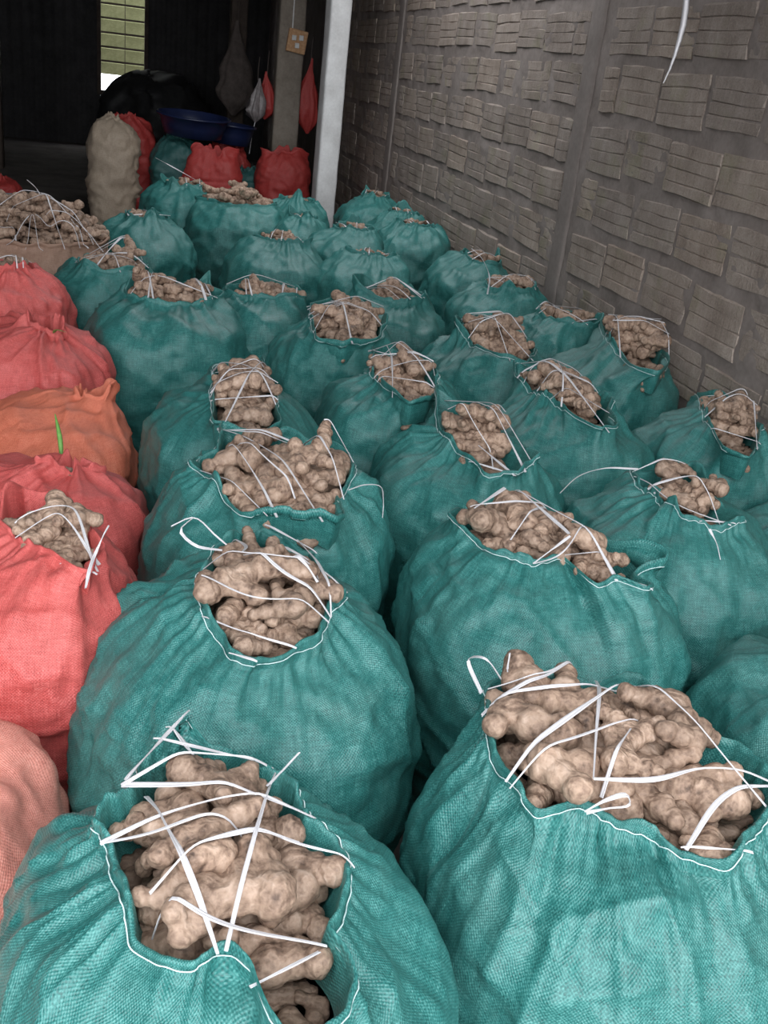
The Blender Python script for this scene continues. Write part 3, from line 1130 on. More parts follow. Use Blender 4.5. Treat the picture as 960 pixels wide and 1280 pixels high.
def sack(name, label, cat, mat, body, rim_pts, zr, seed, group=None, nt=150, ns=84, straps=None, nstrap=6, free=(), thread=True,
         heap=True, heap_label=None, crumple=1.0, sag=1.0, dome=0.03, sink=0.060, iters=70, dens=0.0062, lip=0.016, rsize=1.0, sw=0.0076, rimvar=0.012, over_rim=0.018, slack=False, ears=None, snap=True):
    rim = Rim(rim_pts)
    root = empty(name, (body[0], body[1], 0))
    tag(root, label, cat, group)
    inv = np.array([body[0], body[1], 0.0])
    rs = np.random.RandomState(seed)
    h = None
    if heap:
        n = int(max(4, min(62, rim.area / dens)))
        h = pack(rim, zr, seed, n, iters, dome, sink, rsize, over_rim)
        HEAPS.append((math.hypot(body[0], body[1]), h, heap_label))
    # strings
    lines = []
    ties = []
    if straps is None:
        ax = rs.uniform(0, math.pi) if nstrap else 0
        # main axis of the opening: strings run across it
        ax = rim.t[np.argmax(rim.g)]
        for k in range(nstrap):
            f = (k + 0.5) / nstrap
            if k % 3 == 2 and nstrap > 3:
                t1, t2 = ax + rs.uniform(-.5, .5), ax + math.pi + rs.uniform(-.7, .7)
            else:
                off = (f - 0.5) * 2.2
                t1 = ax + math.pi / 2 - off + rs.uniform(-.3, .3)
                t2 = ax - math.pi / 2 + off + rs.uniform(-.4, .4)
            ties += [t1, t2]
            lines.append([rim.at(t1, 1.06), rim.at(t2, 1.06)])
    else:
        for ln in straps:
            ln = [np.array(p) for p in ln]
            for e_ in (0, -1):
                q_ = float(rim.rho(ln[e_][0], ln[e_][1]))
                if snap and q_ > 0.82:
                    ln[e_] = rim.c + (ln[e_] - rim.c) / q_ * 1.03
            lines.append(ln)
            for p in (ln[0], ln[-1]):
                if rim.rho(p[0], p[1]) > 0.85:
                    d = np.array(p) - rim.c
                    ties.append(math.atan2(d[1], d[0]))
    me, V, top = sack_shape(body, rim, zr, seed, nt, ns, mat, ties, crumple, lip, 1.0, sag, rimvar, ears)
    V2 = V - inv
    me.vertices.foreach_set('co', V2.reshape(-1).astype(np.float32))
    me.update()
    link('fabric', me, root)
    if thread:
        tr = V[top - 2] * 0.6 + V[top - 3] * 0.4
        nrm = tr[:, :2] - rim.c
        nrm /= np.linalg.norm(nrm, axis=1)[:, None]
        tr = tr.copy()
        tr[:, :2] += nrm * 0.002
        tr[:, 2] += 0.003
        tr = np.concatenate([tr, tr[:1]])
        tube('hem_thread', tr - inv, 0.0011, M_THREAD, root, 4)
    S, rad = (h['S'], h['rad']) if h else (None, None)
    for k, ln in enumerate(lines):
        xy = smooth_path(ln, 26) if nt > 110 else smooth_path(ln, 14)
        z = taut(xy, S, rad, rim, zr, slack)
        ribbon('tie_string', np.concatenate([xy, z[:, None]], 1) - inv, sw * rs.uniform(.7, 1.2), M_STRAP, root, seed * 31 + k)
    for k, pts in enumerate(free):
        ribbon('tie_string', smooth_path(pts, 22) - inv, sw * 0.9, M_STRAP, root, seed * 57 + k, 0.8)
    return root, rim, V


ZR = 0.75
def P2(x, y, z=ZR + 0.03):
    return atz(x, y, z)[:2]


def lines_px(ls, scale, ox, oy, z=ZR + 0.035):
    return [[P2(ox + x / scale, oy + y / scale, ZR + 0.008 if j in (0, len(ln) - 1) else z) for j, (x, y) in enumerate(ln)] for ln in ls]


def free_px(pts, scale, ox, oy):
    """free string ends: (x, y, height)"""
    return [atz(ox + x / scale, oy + y / scale, z) for x, y, z in pts]


G_TEAL = 'teal sacks of ginger in rows'
HL = ''

# --- front left
c1 = (2.526, 100, 860)
poly = [(242, 896), (250, 927), (290, 935), (328, 967), (361, 983), (385, 1030), (420, 1050), (434, 1070), (440, 1113), (428, 1153), (409, 1181), (440, 1205), (442, 1245), (430, 1285), (390, 1310), (350, 1300), (330, 1275), (308, 1225), (282, 1190), (262, 1205), (240, 1216), (200, 1205), (165, 1180), (160, 1140), (145, 1100), (128, 1058), (112, 1035), (130, 1008), (160, 990), (168, 955), (205, 927), (225, 905)]
st = [[(350, 95), (180, 325)], [(260, 210), (570, 272)], [(150, 328), (590, 298)], [(150, 325), (400, 340), (715, 420)], [(75, 500), (250, 410), (710, 432)], [(70, 500), (200, 470), (545, 488)], [(545, 490), (650, 480), (855, 575)], [(220, 680), (430, 545), (690, 510)], [(230, 725), (400, 745), (780, 810)], [(525, 890), (755, 830)], [(210, 330), (330, 600), (435, 845)], [(600, 300), (540, 550), (460, 835)], [(300, 190), (370, 165)]]
sack('ginger_sack', 'nearest teal woven sack at lower left, string-laced, with large ginger on top', 'sack', M_TEAL, (0.13, 1.02, 0.315, 0.34, 0.0),
     [atz(x, y, ZR)[:2] for x, y in poly], ZR, 11, G_TEAL, 300, 140, lines_px(st, *c1),
     free=[free_px([(600, 305, .80), (640, 260, .81), (692, 205, .84), (670, 230, .825), (590, 310, .80)], *c1)],
     heap_label=HL + 'the lower left teal sack', dome=0.01, sink=0.090, rsize=1.06, dens=0.0062, over_rim=-0.012, ears=[])
# --- front right
c2 = (2.4, 560, 800)
poly = [(100, 165), (130, 135), (190, 130), (340, 118), (440, 150), (480, 125), (530, 110), (580, 130), (620, 185), (700, 210), (740, 300), (860, 335), (920, 390), (975, 450), (985, 500), (950, 560), (880, 670), (840, 685), (760, 650), (700, 640), (600, 580), (540, 560), (450, 530), (400, 510), (260, 535), (210, 490), (165, 420), (120, 290), (105, 230)]
st = [[(95, 165), (240, 150), (375, 112)], [(130, 240), (260, 160), (375, 112)], [(135, 245), (350, 185), (580, 165)], [(200, 425), (300, 320), (580, 180)], [(165, 460), (330, 370), (550, 315)], [(410, 515), (430, 350), (450, 150)], [(460, 470), (525, 355)], [(410, 515), (600, 455), (760, 405), (930, 430)], [(500, 160), (720, 310), (890, 500)], [(710, 635), (830, 465), (930, 430)], [(705, 645), (860, 605)]]
sack('ginger_sack', 'nearest teal woven sack at lower right, zigzag strings tied in a bow', 'sack', M_TEAL, (0.80, 1.13, 0.325, 0.33, 0.0),
     px_rim(poly, ZR, *c2), ZR, 22, G_TEAL, 300, 140, lines_px(st, *c2),
     free=[free_px([(410, 515, .775), (480, 478, .80), (540, 468, .80), (545, 492, .785), (480, 505, .78), (415, 518, .775)], *c2),
           free_px([(180, 135, .77), (178, 95, .80), (185, 40, .84)], *c2), free_px([(100, 160, .765), (62, 60, .80), (110, 55, .83), (165, 125, .78)], *c2)],
     heap_label=HL + 'the lower right teal sack', dome=0.03, sink=0.064, rsize=1.14, dens=.0070, ears=[])
# --- second, left row
c3 = (3.2, 200, 500)
poly = [(400, 520), (500, 550), (560, 600), (610, 620), (640, 680), (710, 740), (745, 810), (680, 860), (670, 900), (640, 950), (540, 1010), (380, 1065), (270, 1025), (255, 960), (180, 890), (155, 800), (155, 720), (210, 690), (220, 650), (290, 600), (330, 570)]
st = [[(420, 510), (600, 640)], [(540, 580), (660, 865)], [(470, 630), (690, 775)], [(205, 712), (400, 740), (680, 790)], [(330, 745), (500, 790), (655, 865)], [(110, 855), (370, 870), (640, 878)], [(180, 870), (350, 910), (540, 990)], [(500, 765), (620, 840)], [(270, 1030), (390, 1045)], [(300, 600), (340, 650), (320, 745)]]
sack('ginger_sack', 'teal sack in the left row with a large looped white string bow', 'sack', M_TEAL, (0.26, 1.73, 0.335, 0.35, 0.0),
     px_rim(poly, ZR, *c3), ZR, 33, G_TEAL, 200, 110, lines_px(st, *c3),
     free=[free_px([(45, 505, .83), (130, 470, .85), (220, 540, .83), (285, 605, .80), (240, 600, .80), (130, 575, .80), (82, 520, .83), (135, 470, .85)], *c3)],
     heap_label=HL + 'the looped-bow teal sack')
# --- second, right row
c4 = (2.824, 540, 560)
poly = [(95, 240), (160, 205), (270, 235), (400, 255), (530, 300), (600, 350), (690, 400), (715, 450), (790, 500), (745, 525), (650, 480), (570, 505), (470, 400), (350, 425), (220, 385), (130, 320), (80, 270)]
st = [[(240, 240), (130, 315)], [(175, 310), (400, 265)], [(280, 225), (465, 395)], [(400, 265), (270, 365)], [(300, 235), (450, 300), (665, 485)], [(350, 440), (410, 385), (540, 350)], [(340, 445), (470, 398)], [(570, 510), (690, 450)], [(640, 440), (790, 515)]]
sack('ginger_sack', 'broad teal sack behind the lower right one, ginger spilling along a slanted slit', 'sack', M_TEAL, (0.99, 1.93, 0.335, 0.33, 0.0),
     px_rim(poly, ZR, *c4), ZR, 44, G_TEAL, 200, 110, lines_px(st, *c4),
     heap_label=HL + 'the broad teal sack', dome=0.04, sink=0.06, ears=[(-.35, .03, .05, .10), (2.6, .02, .04, .02)])
# --- third, left row
poly = [(240, 125), (310, 150), (450, 150), (490, 135), (600, 175), (660, 160), (765, 220), (770, 280), (745, 340), (720, 400), (745, 470), (700, 505), (540, 490), (440, 480), (330, 460), (250, 390), (215, 340), (165, 295), (150, 235), (230, 215), (235, 170)]
st = [[(240, 130), (400, 150), (600, 190)], [(240, 125), (440, 240), (635, 475)], [(250, 140), (480, 165), (575, 240)], [(250, 240), (400, 350), (468, 475)], [(165, 290), (430, 468)], [(290, 250), (430, 300), (540, 400)], [(560, 230), (735, 405)], [(640, 260), (765, 268)]]
sack('ginger_sack', 'teal sack in the left row holding the longest ginger fingers, string tail at right', 'sack', M_TEAL, (0.39, 2.40, 0.32, 0.325, 0.0),
     px_rim(poly, ZR, *c3), ZR, 55, G_TEAL, 190, 100, lines_px(st, *c3),
     free=[free_px([(755, 360, .78), (820, 340, .80), (880, 345, .80), (893, 400, .76), (890, 470, .71)], *c3)],
     heap_label=HL + 'the longest-fingers teal sack', dome=0.025, rsize=1.2, dens=0.0085)
# --- third, second row
c6 = (1.846, 440, 480)
poly = [(190, 45), (240, 55), (310, 105), (350, 145), (418, 190), (385, 220), (310, 215), (265, 185), (218, 140), (195, 95)]
st = [[(220, 55), (395, 180)], [(215, 125), (270, 130), (330, 170)], [(240, 90), (375, 190)], [(290, 155), (378, 220)], [(260, 65), (350, 130)], [(270, 180), (380, 218)]]
sack('ginger_sack', 'teal sack third in the middle row, slanted oval opening crossed by parallel strings', 'sack', M_TEAL, (1.03, 2.64, 0.31, 0.33, 0.0),
     px_rim(poly, ZR, *c6), ZR, 66, G_TEAL, 180, 96, lines_px(st, *c6), heap_label=HL + 'the third middle-row sack')
# --- right of it
poly = [(645, 208), (700, 205), (775, 215), (850, 285), (908, 322), (850, 340), (760, 315), (700, 265), (660, 238)]
st = [[(645, 215), (760, 270), (885, 338)], [(648, 208), (760, 220)], [(690, 248), (760, 235), (860, 305)], [(660, 255), (725, 257)], [(800, 320), (890, 330)]]
sack('ginger_sack', 'teal sack right of the broad one, narrow opening and drooping string tail', 'sack', M_TEAL, (1.50, 2.20, 0.315, 0.33, 0.0),
     px_rim(poly, ZR, *c6), ZR, 77, G_TEAL, 180, 96, lines_px(st, *c6),
     free=[free_px([(825, 335, .775), (840, 365, .75), (850, 405, .71)], *c6), free_px([(480, 252, .66), (520, 215, .72), (580, 195, .765), (660, 196, .775)], *c6)],
     heap_label=HL + 'the drooping-tail teal sack')
# --- right edge of the frame
sack('ginger_sack', 'teal sack cut off by the right edge of the picture', 'sack', M_TEAL, (1.47, 1.45, 0.27, 0.30, 0.0),
     ell_rim(1.52, 1.47, .14, .12, 0.3, 5), 0.72, 88, G_TEAL, 160, 84, None, 4, heap_label=HL + 'the cut-off right-edge sack')
sack('ginger_sack', 'dark shaded teal sack against the block wall at the right edge', 'sack', M_TEAL, (2.04, 2.24, 0.25, 0.31, 0.0),
     ell_rim(2.10, 2.25, .12, .14, 0.2, 6), 0.70, 89, G_TEAL, 140, 76, None, 4, heap_label=HL + 'the shaded right-edge sack')


def px_poly(pts, z=ZR):
    return [atz(x, y, z)[:2] for x, y in pts]


# --- the rest, nearer ones with their own opening outline
mid = [
    ('teal sack fourth in the left row, ragged opening behind the longest ginger fingers', (0.36, 3.10, .30, .32, 0), px_poly([(268, 462), (300, 455), (325, 462), (342, 490), (345, 520), (352, 532), (325, 540), (290, 532), (266, 530), (265, 495)]), 'the fourth left-row sack', 7),
    ('teal sack fourth in the middle row, round heap under fanned white strings', (0.95, 3.28, .285, .32, 0), px_poly([(462, 440), (490, 436), (520, 455), (548, 490), (540, 508), (512, 512), (485, 495), (464, 470)]), 'the fourth middle-row sack', 8),
    ('teal sack with a long slanted slit, in front of the smallest wall-side heap', (1.50, 3.02, .30, .33, 0), px_poly([(638, 460), (672, 462), (715, 475), (748, 500), (772, 535), (752, 543), (715, 520), (680, 497), (650, 478)]), 'the long-slit teal sack', 7),
    ('teal sack by the wall at right, small opening crossed by three white strings', (2.02, 2.90, .275, .31, 0), px_poly([(872, 496), (897, 488), (930, 515), (948, 556), (935, 574), (905, 562), (884, 532)]), 'the three-string wall-side sack', 5),
    ('teal sack behind the fourth middle one, pale ginger under crossed strings', (0.86, 3.98, .285, .31, 0), px_poly([(385, 384), (420, 378), (455, 382), (478, 405), (472, 425), (430, 432), (395, 424)]), 'the fifth middle-row sack', 6),
    ('teal sack with pointed left shoulder beside the long slanted slit', (1.46, 3.76, .275, .31, 0), px_poly([(570, 402), (600, 400), (640, 415), (668, 440), (660, 458), (625, 450), (590, 430)]), 'the pointed-shoulder teal sack', 6),
    ('teal sack touching the block wall, brown ginger in a long oval heap', (1.99, 3.72, .275, .33, 0), px_poly([(748, 408), (778, 404), (812, 425), (836, 458), (822, 474), (790, 462), (764, 438)]), 'the oval-heap wall-side sack', 6),
]
for k, (lab, body, rp, hl, nsx) in enumerate(mid):
    sack('ginger_sack', lab, 'sack', M_TEAL, body, rp, ZR, 200 + k * 7, G_TEAL, 140, 76, None, nsx, heap_label=HL + hl, iters=60, ears=[(2.7, .05, .05, .06)] if 'pointed left' in lab else None)

far = [
    ('tall teal sack with strong horizontal creases beside the red sacks', (0.20, 4.36, .35, .36, 0), (0.22, 4.42, .20, .15, 0.1), .735, 'the tall creased teal sack', 5),
    ('teal sack just right of the tall creased one, strings hanging over its front', (0.64, 4.62, .26, .30, 0), (.66, 4.62, .19, .13, 0), .72, 'the strings-over-front teal sack', 5),
    ('teal sack with knotted left corner, mid-row behind crossed strings', (1.25, 4.66, .29, .31, 0), (1.30, 4.70, .16, .12, 0), .73, 'the knotted-corner teal sack', 5),
    ('teal sack against the wall beneath the nearer pilaster, low small heap', (2.02, 4.36, .25, .28, 0), (2.06, 4.36, .13, .15, 0.4), .74, 'the teal sack beneath the pilaster', 4),
    ('teal sack by the wall with a loose string standing upright', (1.96, 4.98, .29, .30, 0), (2.00, 4.98, .16, .15, .5), .75, 'the upright-string wall-side sack', 5),
    ('teal sack by the wall, dark front and thin strip of ginger', (2.01, 5.70, .27, .32, 0), (2.07, 5.70, .10, .17, 0.2), .75, 'the thin-strip wall-side sack', 3),
    ('teal sack behind the tall creased one, cross-tied with white strings', (-0.07, 5.02, .30, .31, 0), (-.04, 5.00, .17, .17, 0), .72, 'the cross-tied teal sack', 6),
    ('small teal sack with a gathered tuft, in front of the tan sack', (0.14, 6.26, .30, .32, 0), (.16, 6.30, .13, .11, 0), .76, 'the gathered-tuft teal sack', 4),
    ('plump teal sack with a nearly closed top in the middle distance', (0.88, 5.86, .31, .32, 0), (.92, 5.95, .15, .09, -.2), .74, 'the plump nearly closed teal sack', 3),
    ('teal sack with smooth domed front beside the plump one', (1.37, 5.66, .28, .30, 0), (1.40, 5.72, .15, .08, -.3), .73, 'the smooth domed teal sack', 3),
    ('small teal sack with a pinched crest behind the domed one', (1.40, 6.44, .27, .29, 0), (1.46, 6.46, .13, .09, -.2), .76, 'the pinched-crest teal sack', 3),
    ('teal sack third from the far end along the wall', (1.95, 6.80, .28, .32, 0), (1.98, 6.84, .14, .10, 0), .75, 'the third-last wall-side sack', 3),
    ('last teal sack along the wall, right of the white column', (1.98, 8.16, .30, .32, 0), (2.0, 8.20, .12, .10, 0), .76, 'the last wall-side sack', 3),
    ('large teal sack heaped high with pale ginger in front of the red sacks', (0.80, 7.30, .36, .34, 0), (.80, 7.34, .27, .16, -.1), .74, 'the large high-heaped teal sack', 0),
    ('teal sack at the back whose long string sticks out to the left', (0.46, 7.72, .30, .32, 0), (.46, 7.74, .16, .13, 0), .78, 'the long-string back sack', 3),
    ('crumpled teal sack at the foot of the white column', (1.26, 7.62, .27, .30, 0), (1.28, 7.66, .13, .10, -.2), .74, 'the crumpled column-foot sack', 3),
    ('small teal sack between the large heaped one and the pinched crest', (1.20, 6.98, .20, .24, 0), (1.22, 7.0, .10, .08, 0), .72, 'the smallest back sack', 2),
    ('teal sack second from the far end along the wall', (2.03, 7.46, .26, .30, 0), (2.06, 7.48, .12, .10, 0), .74, 'the second-last wall-side sack', 3),
]
EARS = {'the knotted-corner teal sack': [(3.0, .05, .05, .06), (2.5, .03, .03, .03)], 'the gathered-tuft teal sack': [(-1.3, .06, .03, 0.0)], 'the pinched-crest teal sack': [(1.5, .05, .04, 0.0)]}
for k, (lab, body, (ex, ey, ea, eb, eang), zr, hl, nsx) in enumerate(far):
    fr = ()
    if 'upright' in lab:
        fr = [[(1.80, 4.78, .74), (1.78, 4.74, .84), (1.72, 4.74, .93), (1.66, 4.72, .97)]]
    if 'sticks out' in lab:
        fr = [[(.52, 7.55, .84), (.40, 7.5, .90), (.24, 7.5, .97)]]
    dm = 0.08 if 'heaped high' in lab else 0.03
    sack('ginger_sack', lab, 'sack', M_TEAL, body, ell_rim(ex, ey, ea, eb, eang, 300 + k), zr, 400 + k * 5, G_TEAL, 110, 60, None, nsx, fr,
         thread=False, heap_label=HL + hl, iters=45, dome=dm, sw=0.009, ears=EARS.get(hl), crumple=1.25, sag=2.6 if 'creases' in lab or 'heaped high' in lab else 1.5)

# --- red row on the left
G_RED = 'red sacks in the left row'
poly = [(5, 640), (30, 622), (75, 630), (112, 660), (130, 688), (118, 728), (92, 722), (60, 700), (22, 680), (-2, 660)]
root, rim, V = sack('ginger_sack', 'coral red sack with open ginger-filled mouth and white knotted string', 'sack', M_RED, (-0.22, 2.02, .275, .30, 0), px_poly(poly, .74), .74, 501, G_RED, 170, 90,
     [[P2(18, 645), P2(65, 640), P2(112, 690)], [P2(10, 660), P2(60, 655), P2(125, 692)], [P2(80, 715), P2(118, 700)]],
     free=[free_px([(107, 735, .755), (112, 712, .775), (120, 690, .79), (132, 664, .83), (136, 657, .845)], 1, 0, 0)],
     thread=False, heap_label=HL + 'the open coral red sack', crumple=1.3)
root, rim, V = sack('red_sack', 'coral red sack with folded-over crumpled top, green shoot behind', 'sack', M_RED, (-0.20, 2.72, .28, .31, 0), ell_rim(-.13, 2.72, .085, .03, 0.1, 7), .62, 503, G_RED, 160, 84, [], 0,
     thread=False, heap_label=HL + 'the folded coral red sack', crumple=2.0, lip=.02, rimvar=.03, sink=.10, dens=.004, rsize=.75, over_rim=-.015)
root, rim, V = sack('red_sack', 'orange-red sack with a twisted corner lying over its top', 'sack', M_ORANGE, (-0.24, 3.34, .29, .32, 0), ell_rim(-.10, 3.42, .05, .035, 0.5, 8), .60, 505, G_RED, 150, 80, [], 0,
     thread=False, heap=False, crumple=2.0, lip=.02, rimvar=.02, ears=[(-.4, .035, .05, .06)])
root, rim, V = sack('red_sack', 'bright red sack with a dark torn slit showing green shoots', 'sack', M_RED, (-0.32, 3.98, .30, .32, 0), ell_rim(-.27, 3.95, .04, .10, 0.5, 9), .70, 507, G_RED, 160, 84, [], 0,
     thread=False, heap=False, crumple=2.2, lip=.02, rimvar=.03)
root, rim, V = sack('red_sack', 'farthest red sack of the left row, bunch of white strings on top', 'sack', M_RED, (-0.50, 4.58, .30, .30, 0), ell_rim(-.46, 4.55, .10, .07, 0.2, 10), .78, 509, G_RED, 150, 80, None, 5,
     thread=False, heap_label=HL + 'the farthest red sack', crumple=2.0, rimvar=.02)
root, rim, V = sack('red_sack', 'faded coral net sack nearest in the red row, cut off by the left edge', 'sack', M_PINK, (-0.36, 1.47, .26, .29, 0), ell_rim(-.31, 1.47, .05, .04, 0.2, 11), .60, 511, G_RED, 170, 90, [], 0,
     thread=False, heap=False, crumple=.9, rimvar=.008, lip=.008, ears=[])
# brown heap
sack('ginger_sack', 'brown net sack piled high with ginger under a web of white strings', 'sack', M_BROWN, (-0.44, 5.72, .42, .38, 0), ell_rim(-.43, 5.72, .37, .32, 0, 12, .06), .70, 513, None, 120, 60,
     [[aty(x / 4.8, 220 + y / 4.8, 5.74 - (y / 4.8 + 220 - 242) / 70 * .33)[:2] for x, y in ln] for ln in
      ([(-60, 230), (20, 180), (200, 122), (260, 132)], [(230, 130), (285, 250), (390, 450)], [(40, 455), (260, 385), (480, 405)], [(0, 265), (300, 235), (500, 270)], [(270, 315), (480, 280), (620, 380)],
       [(150, 420), (260, 490)], [(450, 300), (530, 385)], [(230, 130), (420, 230), (560, 320)], [(-60, 340), (80, 400), (100, 390)])], 9, [[(-.40, 5.66, .93), (-.42, 5.66, .96), (-.46, 5.64, 1.0)]], thread=False, heap_label=HL + 'the brown net sack', snap=False, dome=0.25, sink=.06, iters=60, dens=.0075, sw=.009, slack=True)

# green shoots
def shoot(pts, parent_label):
    root = link('ginger_shoot', mesh_np('ginger_shoot', *_shoot_geo(pts), M_SHOOT))
    tag(root, parent_label, 'shoot')
    return root


def _shoot_geo(pts):
    p = smooth_path(pts, 10)
    t = np.linspace(0, 1, 10)
    w = 0.006 * np.sin(np.clip(t * 0.9 + 0.1, 0, 1) * math.pi) + 0.0012
    an = np.linspace(0, 2 * math.pi, 6, endpoint=False)
    V = p[:, None] + np.stack([np.cos(an), np.sin(an) * 0.6, 0 * an], -1)[None] * w[:, None, None]
    return V.reshape(-1, 3), ring_faces(10, 6)


shoot([(-.16, 2.80, .60), (-.165, 2.83, .66), (-.18, 2.88, .72)], 'thin green ginger shoot standing behind the folded coral red sack')
shoot([(-.24, 3.86, .69), (-.22, 3.80, .72), (-.19, 3.77, .72)], 'green shoot stub poking from the torn red sack')

# ------------------------------------------------------------------ roots out of the heaps: the 300 that show largest one by one, the rest together
cand = []
for hi, (dist, h, lab) in enumerate(HEAPS):
    for i in range(len(h['var'])):
        if h['vis'][i] > 4e-4:
            d = np.linalg.norm(h['P'][i] - CAM)
            cand.append((h['vis'][i] / d ** 2, hi, i))
cand.sort(reverse=True)
single = {(hi, i) for _, hi, i in cand[:300]}
ORD = ['first', 'second', 'third', 'fourth', 'fifth', 'sixth', 'seventh', 'eighth', 'ninth', 'tenth', 'eleventh', 'twelfth']
names = {}
for hi in {h_ for h_, _ in single}:
    ids = [i for h_, i in single if h_ == hi]
    Pq = np.array([HEAPS[hi][1]['P'][i] for i in ids]) - CAM
    dep = Pq @ FW
    sy = -(Pq @ _iy) / dep
    sx = (Pq @ _ix) / dep
    order = list(np.argsort(-sy))
    per = max(3, min(7, int(round(math.sqrt(len(ids) * 1.3)))))
    for rw in range(0, len(order), per):
        row_ = sorted(order[rw:rw + per], key=lambda k: sx[k])
        for c_, k in enumerate(row_):
            if len(row_) == 1:
                names[(hi, ids[k])] = 'rearmost ginger root in ' + HEAPS[hi][2]
            else:
                names[(hi, ids[k])] = 'ginger root %s from left, %s row from front, in %s' % (ORD[c_], ORD[rw // per], HEAPS[hi][2])
VV, FF, nv = [], [], 0
for hi, (dist, h, lab) in enumerate(HEAPS):
    for i in range(len(h['var'])):
        R_ = ROOTS[h['var'][i]]
        if (hi, i) in single:
            o = link('ginger_root', R_['hi'])
            o.location = h['P'][i]
            o.rotation_euler = h['rots'][i]
            o.scale = (h['scl'][i],) * 3
            tag(o, names[(hi, i)], 'ginger', 'ginger roots in ' + lab)
        else:
            M = np.array(h['rots'][i].to_matrix())
            lod = 'mid' if dist < 3.2 else 'lo'
            VV.append((R_[lod + 'v'] * h['scl'][i]) @ M.T + h['P'][i])
            FF.append(R_[lod + 'f'] + nv)
            nv += len(VV[-1])
for (dist, h, _) in HEAPS:
    for (v_, sc_, ro_, p_) in h['bed']:
        R_ = ROOTS[v_]
        lod = 'mid' if dist < 2.3 else 'lo'
        VV.append((R_[lod + 'v'] * sc_) @ np.array(ro_.to_matrix()).T + p_)
        FF.append(R_[lod + 'f'] + nv)
        nv += len(VV[-1])
print('stuff verts', nv)
o = link('ginger_heaps', mesh_np('ginger_heaps', np.concatenate(VV), np.concatenate(FF), M_GINGER))
tag(o, 'smaller ginger roots deeper in and farther back in the sacks', 'ginger')
o['kind'] = 'stuff'

# ------------------------------------------------------------------ things at the back
def closed_sack(name, label, mat, cx, cy, rx, ry, z, seed, neck=0.05, nt=110, ns=60, crumple=1.2, sag=3.0, lip=.02, nk=0.8, rv=.03):
    r, rim, V = sack(name, label, 'sack', mat, (cx, cy, rx, ry, 0), ell_rim(cx, cy, neck, neck * nk, 0, seed), z, seed, None, nt, ns, [], 0, thread=False, heap=False,
                     crumple=crumple, sag=sag, lip=lip, rimvar=rv, ears=[])
    return r


closed_sack('tall_sack', 'tall tan woven sack standing upright before the red sacks', M_TAN, -0.06, 10.4, .245, .22, 1.0, 601)
closed_sack('tall_sack', 'deep red sack half hidden behind the tall tan sack', M_DEEPRED, 0.06, 10.95, .30, .22, .98, 603, .10, crumple=2.0)
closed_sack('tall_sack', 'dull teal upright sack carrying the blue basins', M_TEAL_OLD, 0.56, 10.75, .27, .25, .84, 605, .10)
closed_sack('red_sack', 'bright red crumpled sack leaning against the dull teal sack', M_DEEPRED, 0.86, 10.15, .27, .17, .80, 607, .23, crumple=.45, lip=.02, nk=.35, rv=.05)
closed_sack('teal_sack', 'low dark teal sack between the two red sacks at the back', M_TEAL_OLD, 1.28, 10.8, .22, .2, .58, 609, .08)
closed_sack('red_sack', 'crumpled red sack slumped at the foot of the weathered post', M_DEEPRED, 1.60, 10.55, .28, .2, .80, 611, .24, crumple=.5, lip=.02, nk=.35, rv=.06)
closed_sack('red_sack', 'red sack top showing at the far left behind the brown heap', M_DEEPRED, -1.14, 10.6, .24, .2, .34, 613, .06, crumple=2.0)


def lathe(name, prof, n, mat, parent=None, sq=1.0):
    prof = np.array(prof)
    an = np.linspace(0, 2 * math.pi, n, endpoint=False)
    V = np.zeros((len(prof), n, 3))
    V[..., 0] = prof[:, :1] * np.cos(an)
    V[..., 1] = prof[:, :1] * np.sin(an) * sq
    V[..., 2] = prof[:, 1:2]
    return link(name, mesh_np(name, V.reshape(-1, 3), ring_faces(len(prof), n), mat), parent)


def basin(label, loc, r, h, tilt):
    b = empty('plastic_basin', loc)
    b.rotation_euler = tilt
    tag(b, label, 'basin')
    lathe('bowl', [(.01, .012), (r * .74, .012), (r * .74, 0), (r * .78, .004), (r * .86, h * .5), (r * .95, h), (r * .955, h), (r * .93, h - .004), (r * .85, h * .5), (r * .74, .02), (.01, .02)], 48, M_BASIN, b)
    lathe('rolled_rim', [(r * .93, h - .012), (r, h - .014), (r * 1.02, h - .004), (r, h + .008), (r * .95, h + .006), (r * .93, h - .012)], 48, M_BASIN, b)
    return b


basin('wide dark blue plastic basin resting on the dull teal sack', (0.70, 10.72, .875), .36, .19, (0.05, 0.03, 0))
basin('smaller dark blue basin tucked behind the wide blue one', (1.10, 11.1, .80), .26, .19, (0.0, 0.06, 0))
closed_sack('red_sack', 'low red sack under the smaller blue basin', M_DEEPRED, 1.10, 11.15, .22, .18, .78, 615, .15, crumple=1.0, lip=.02)

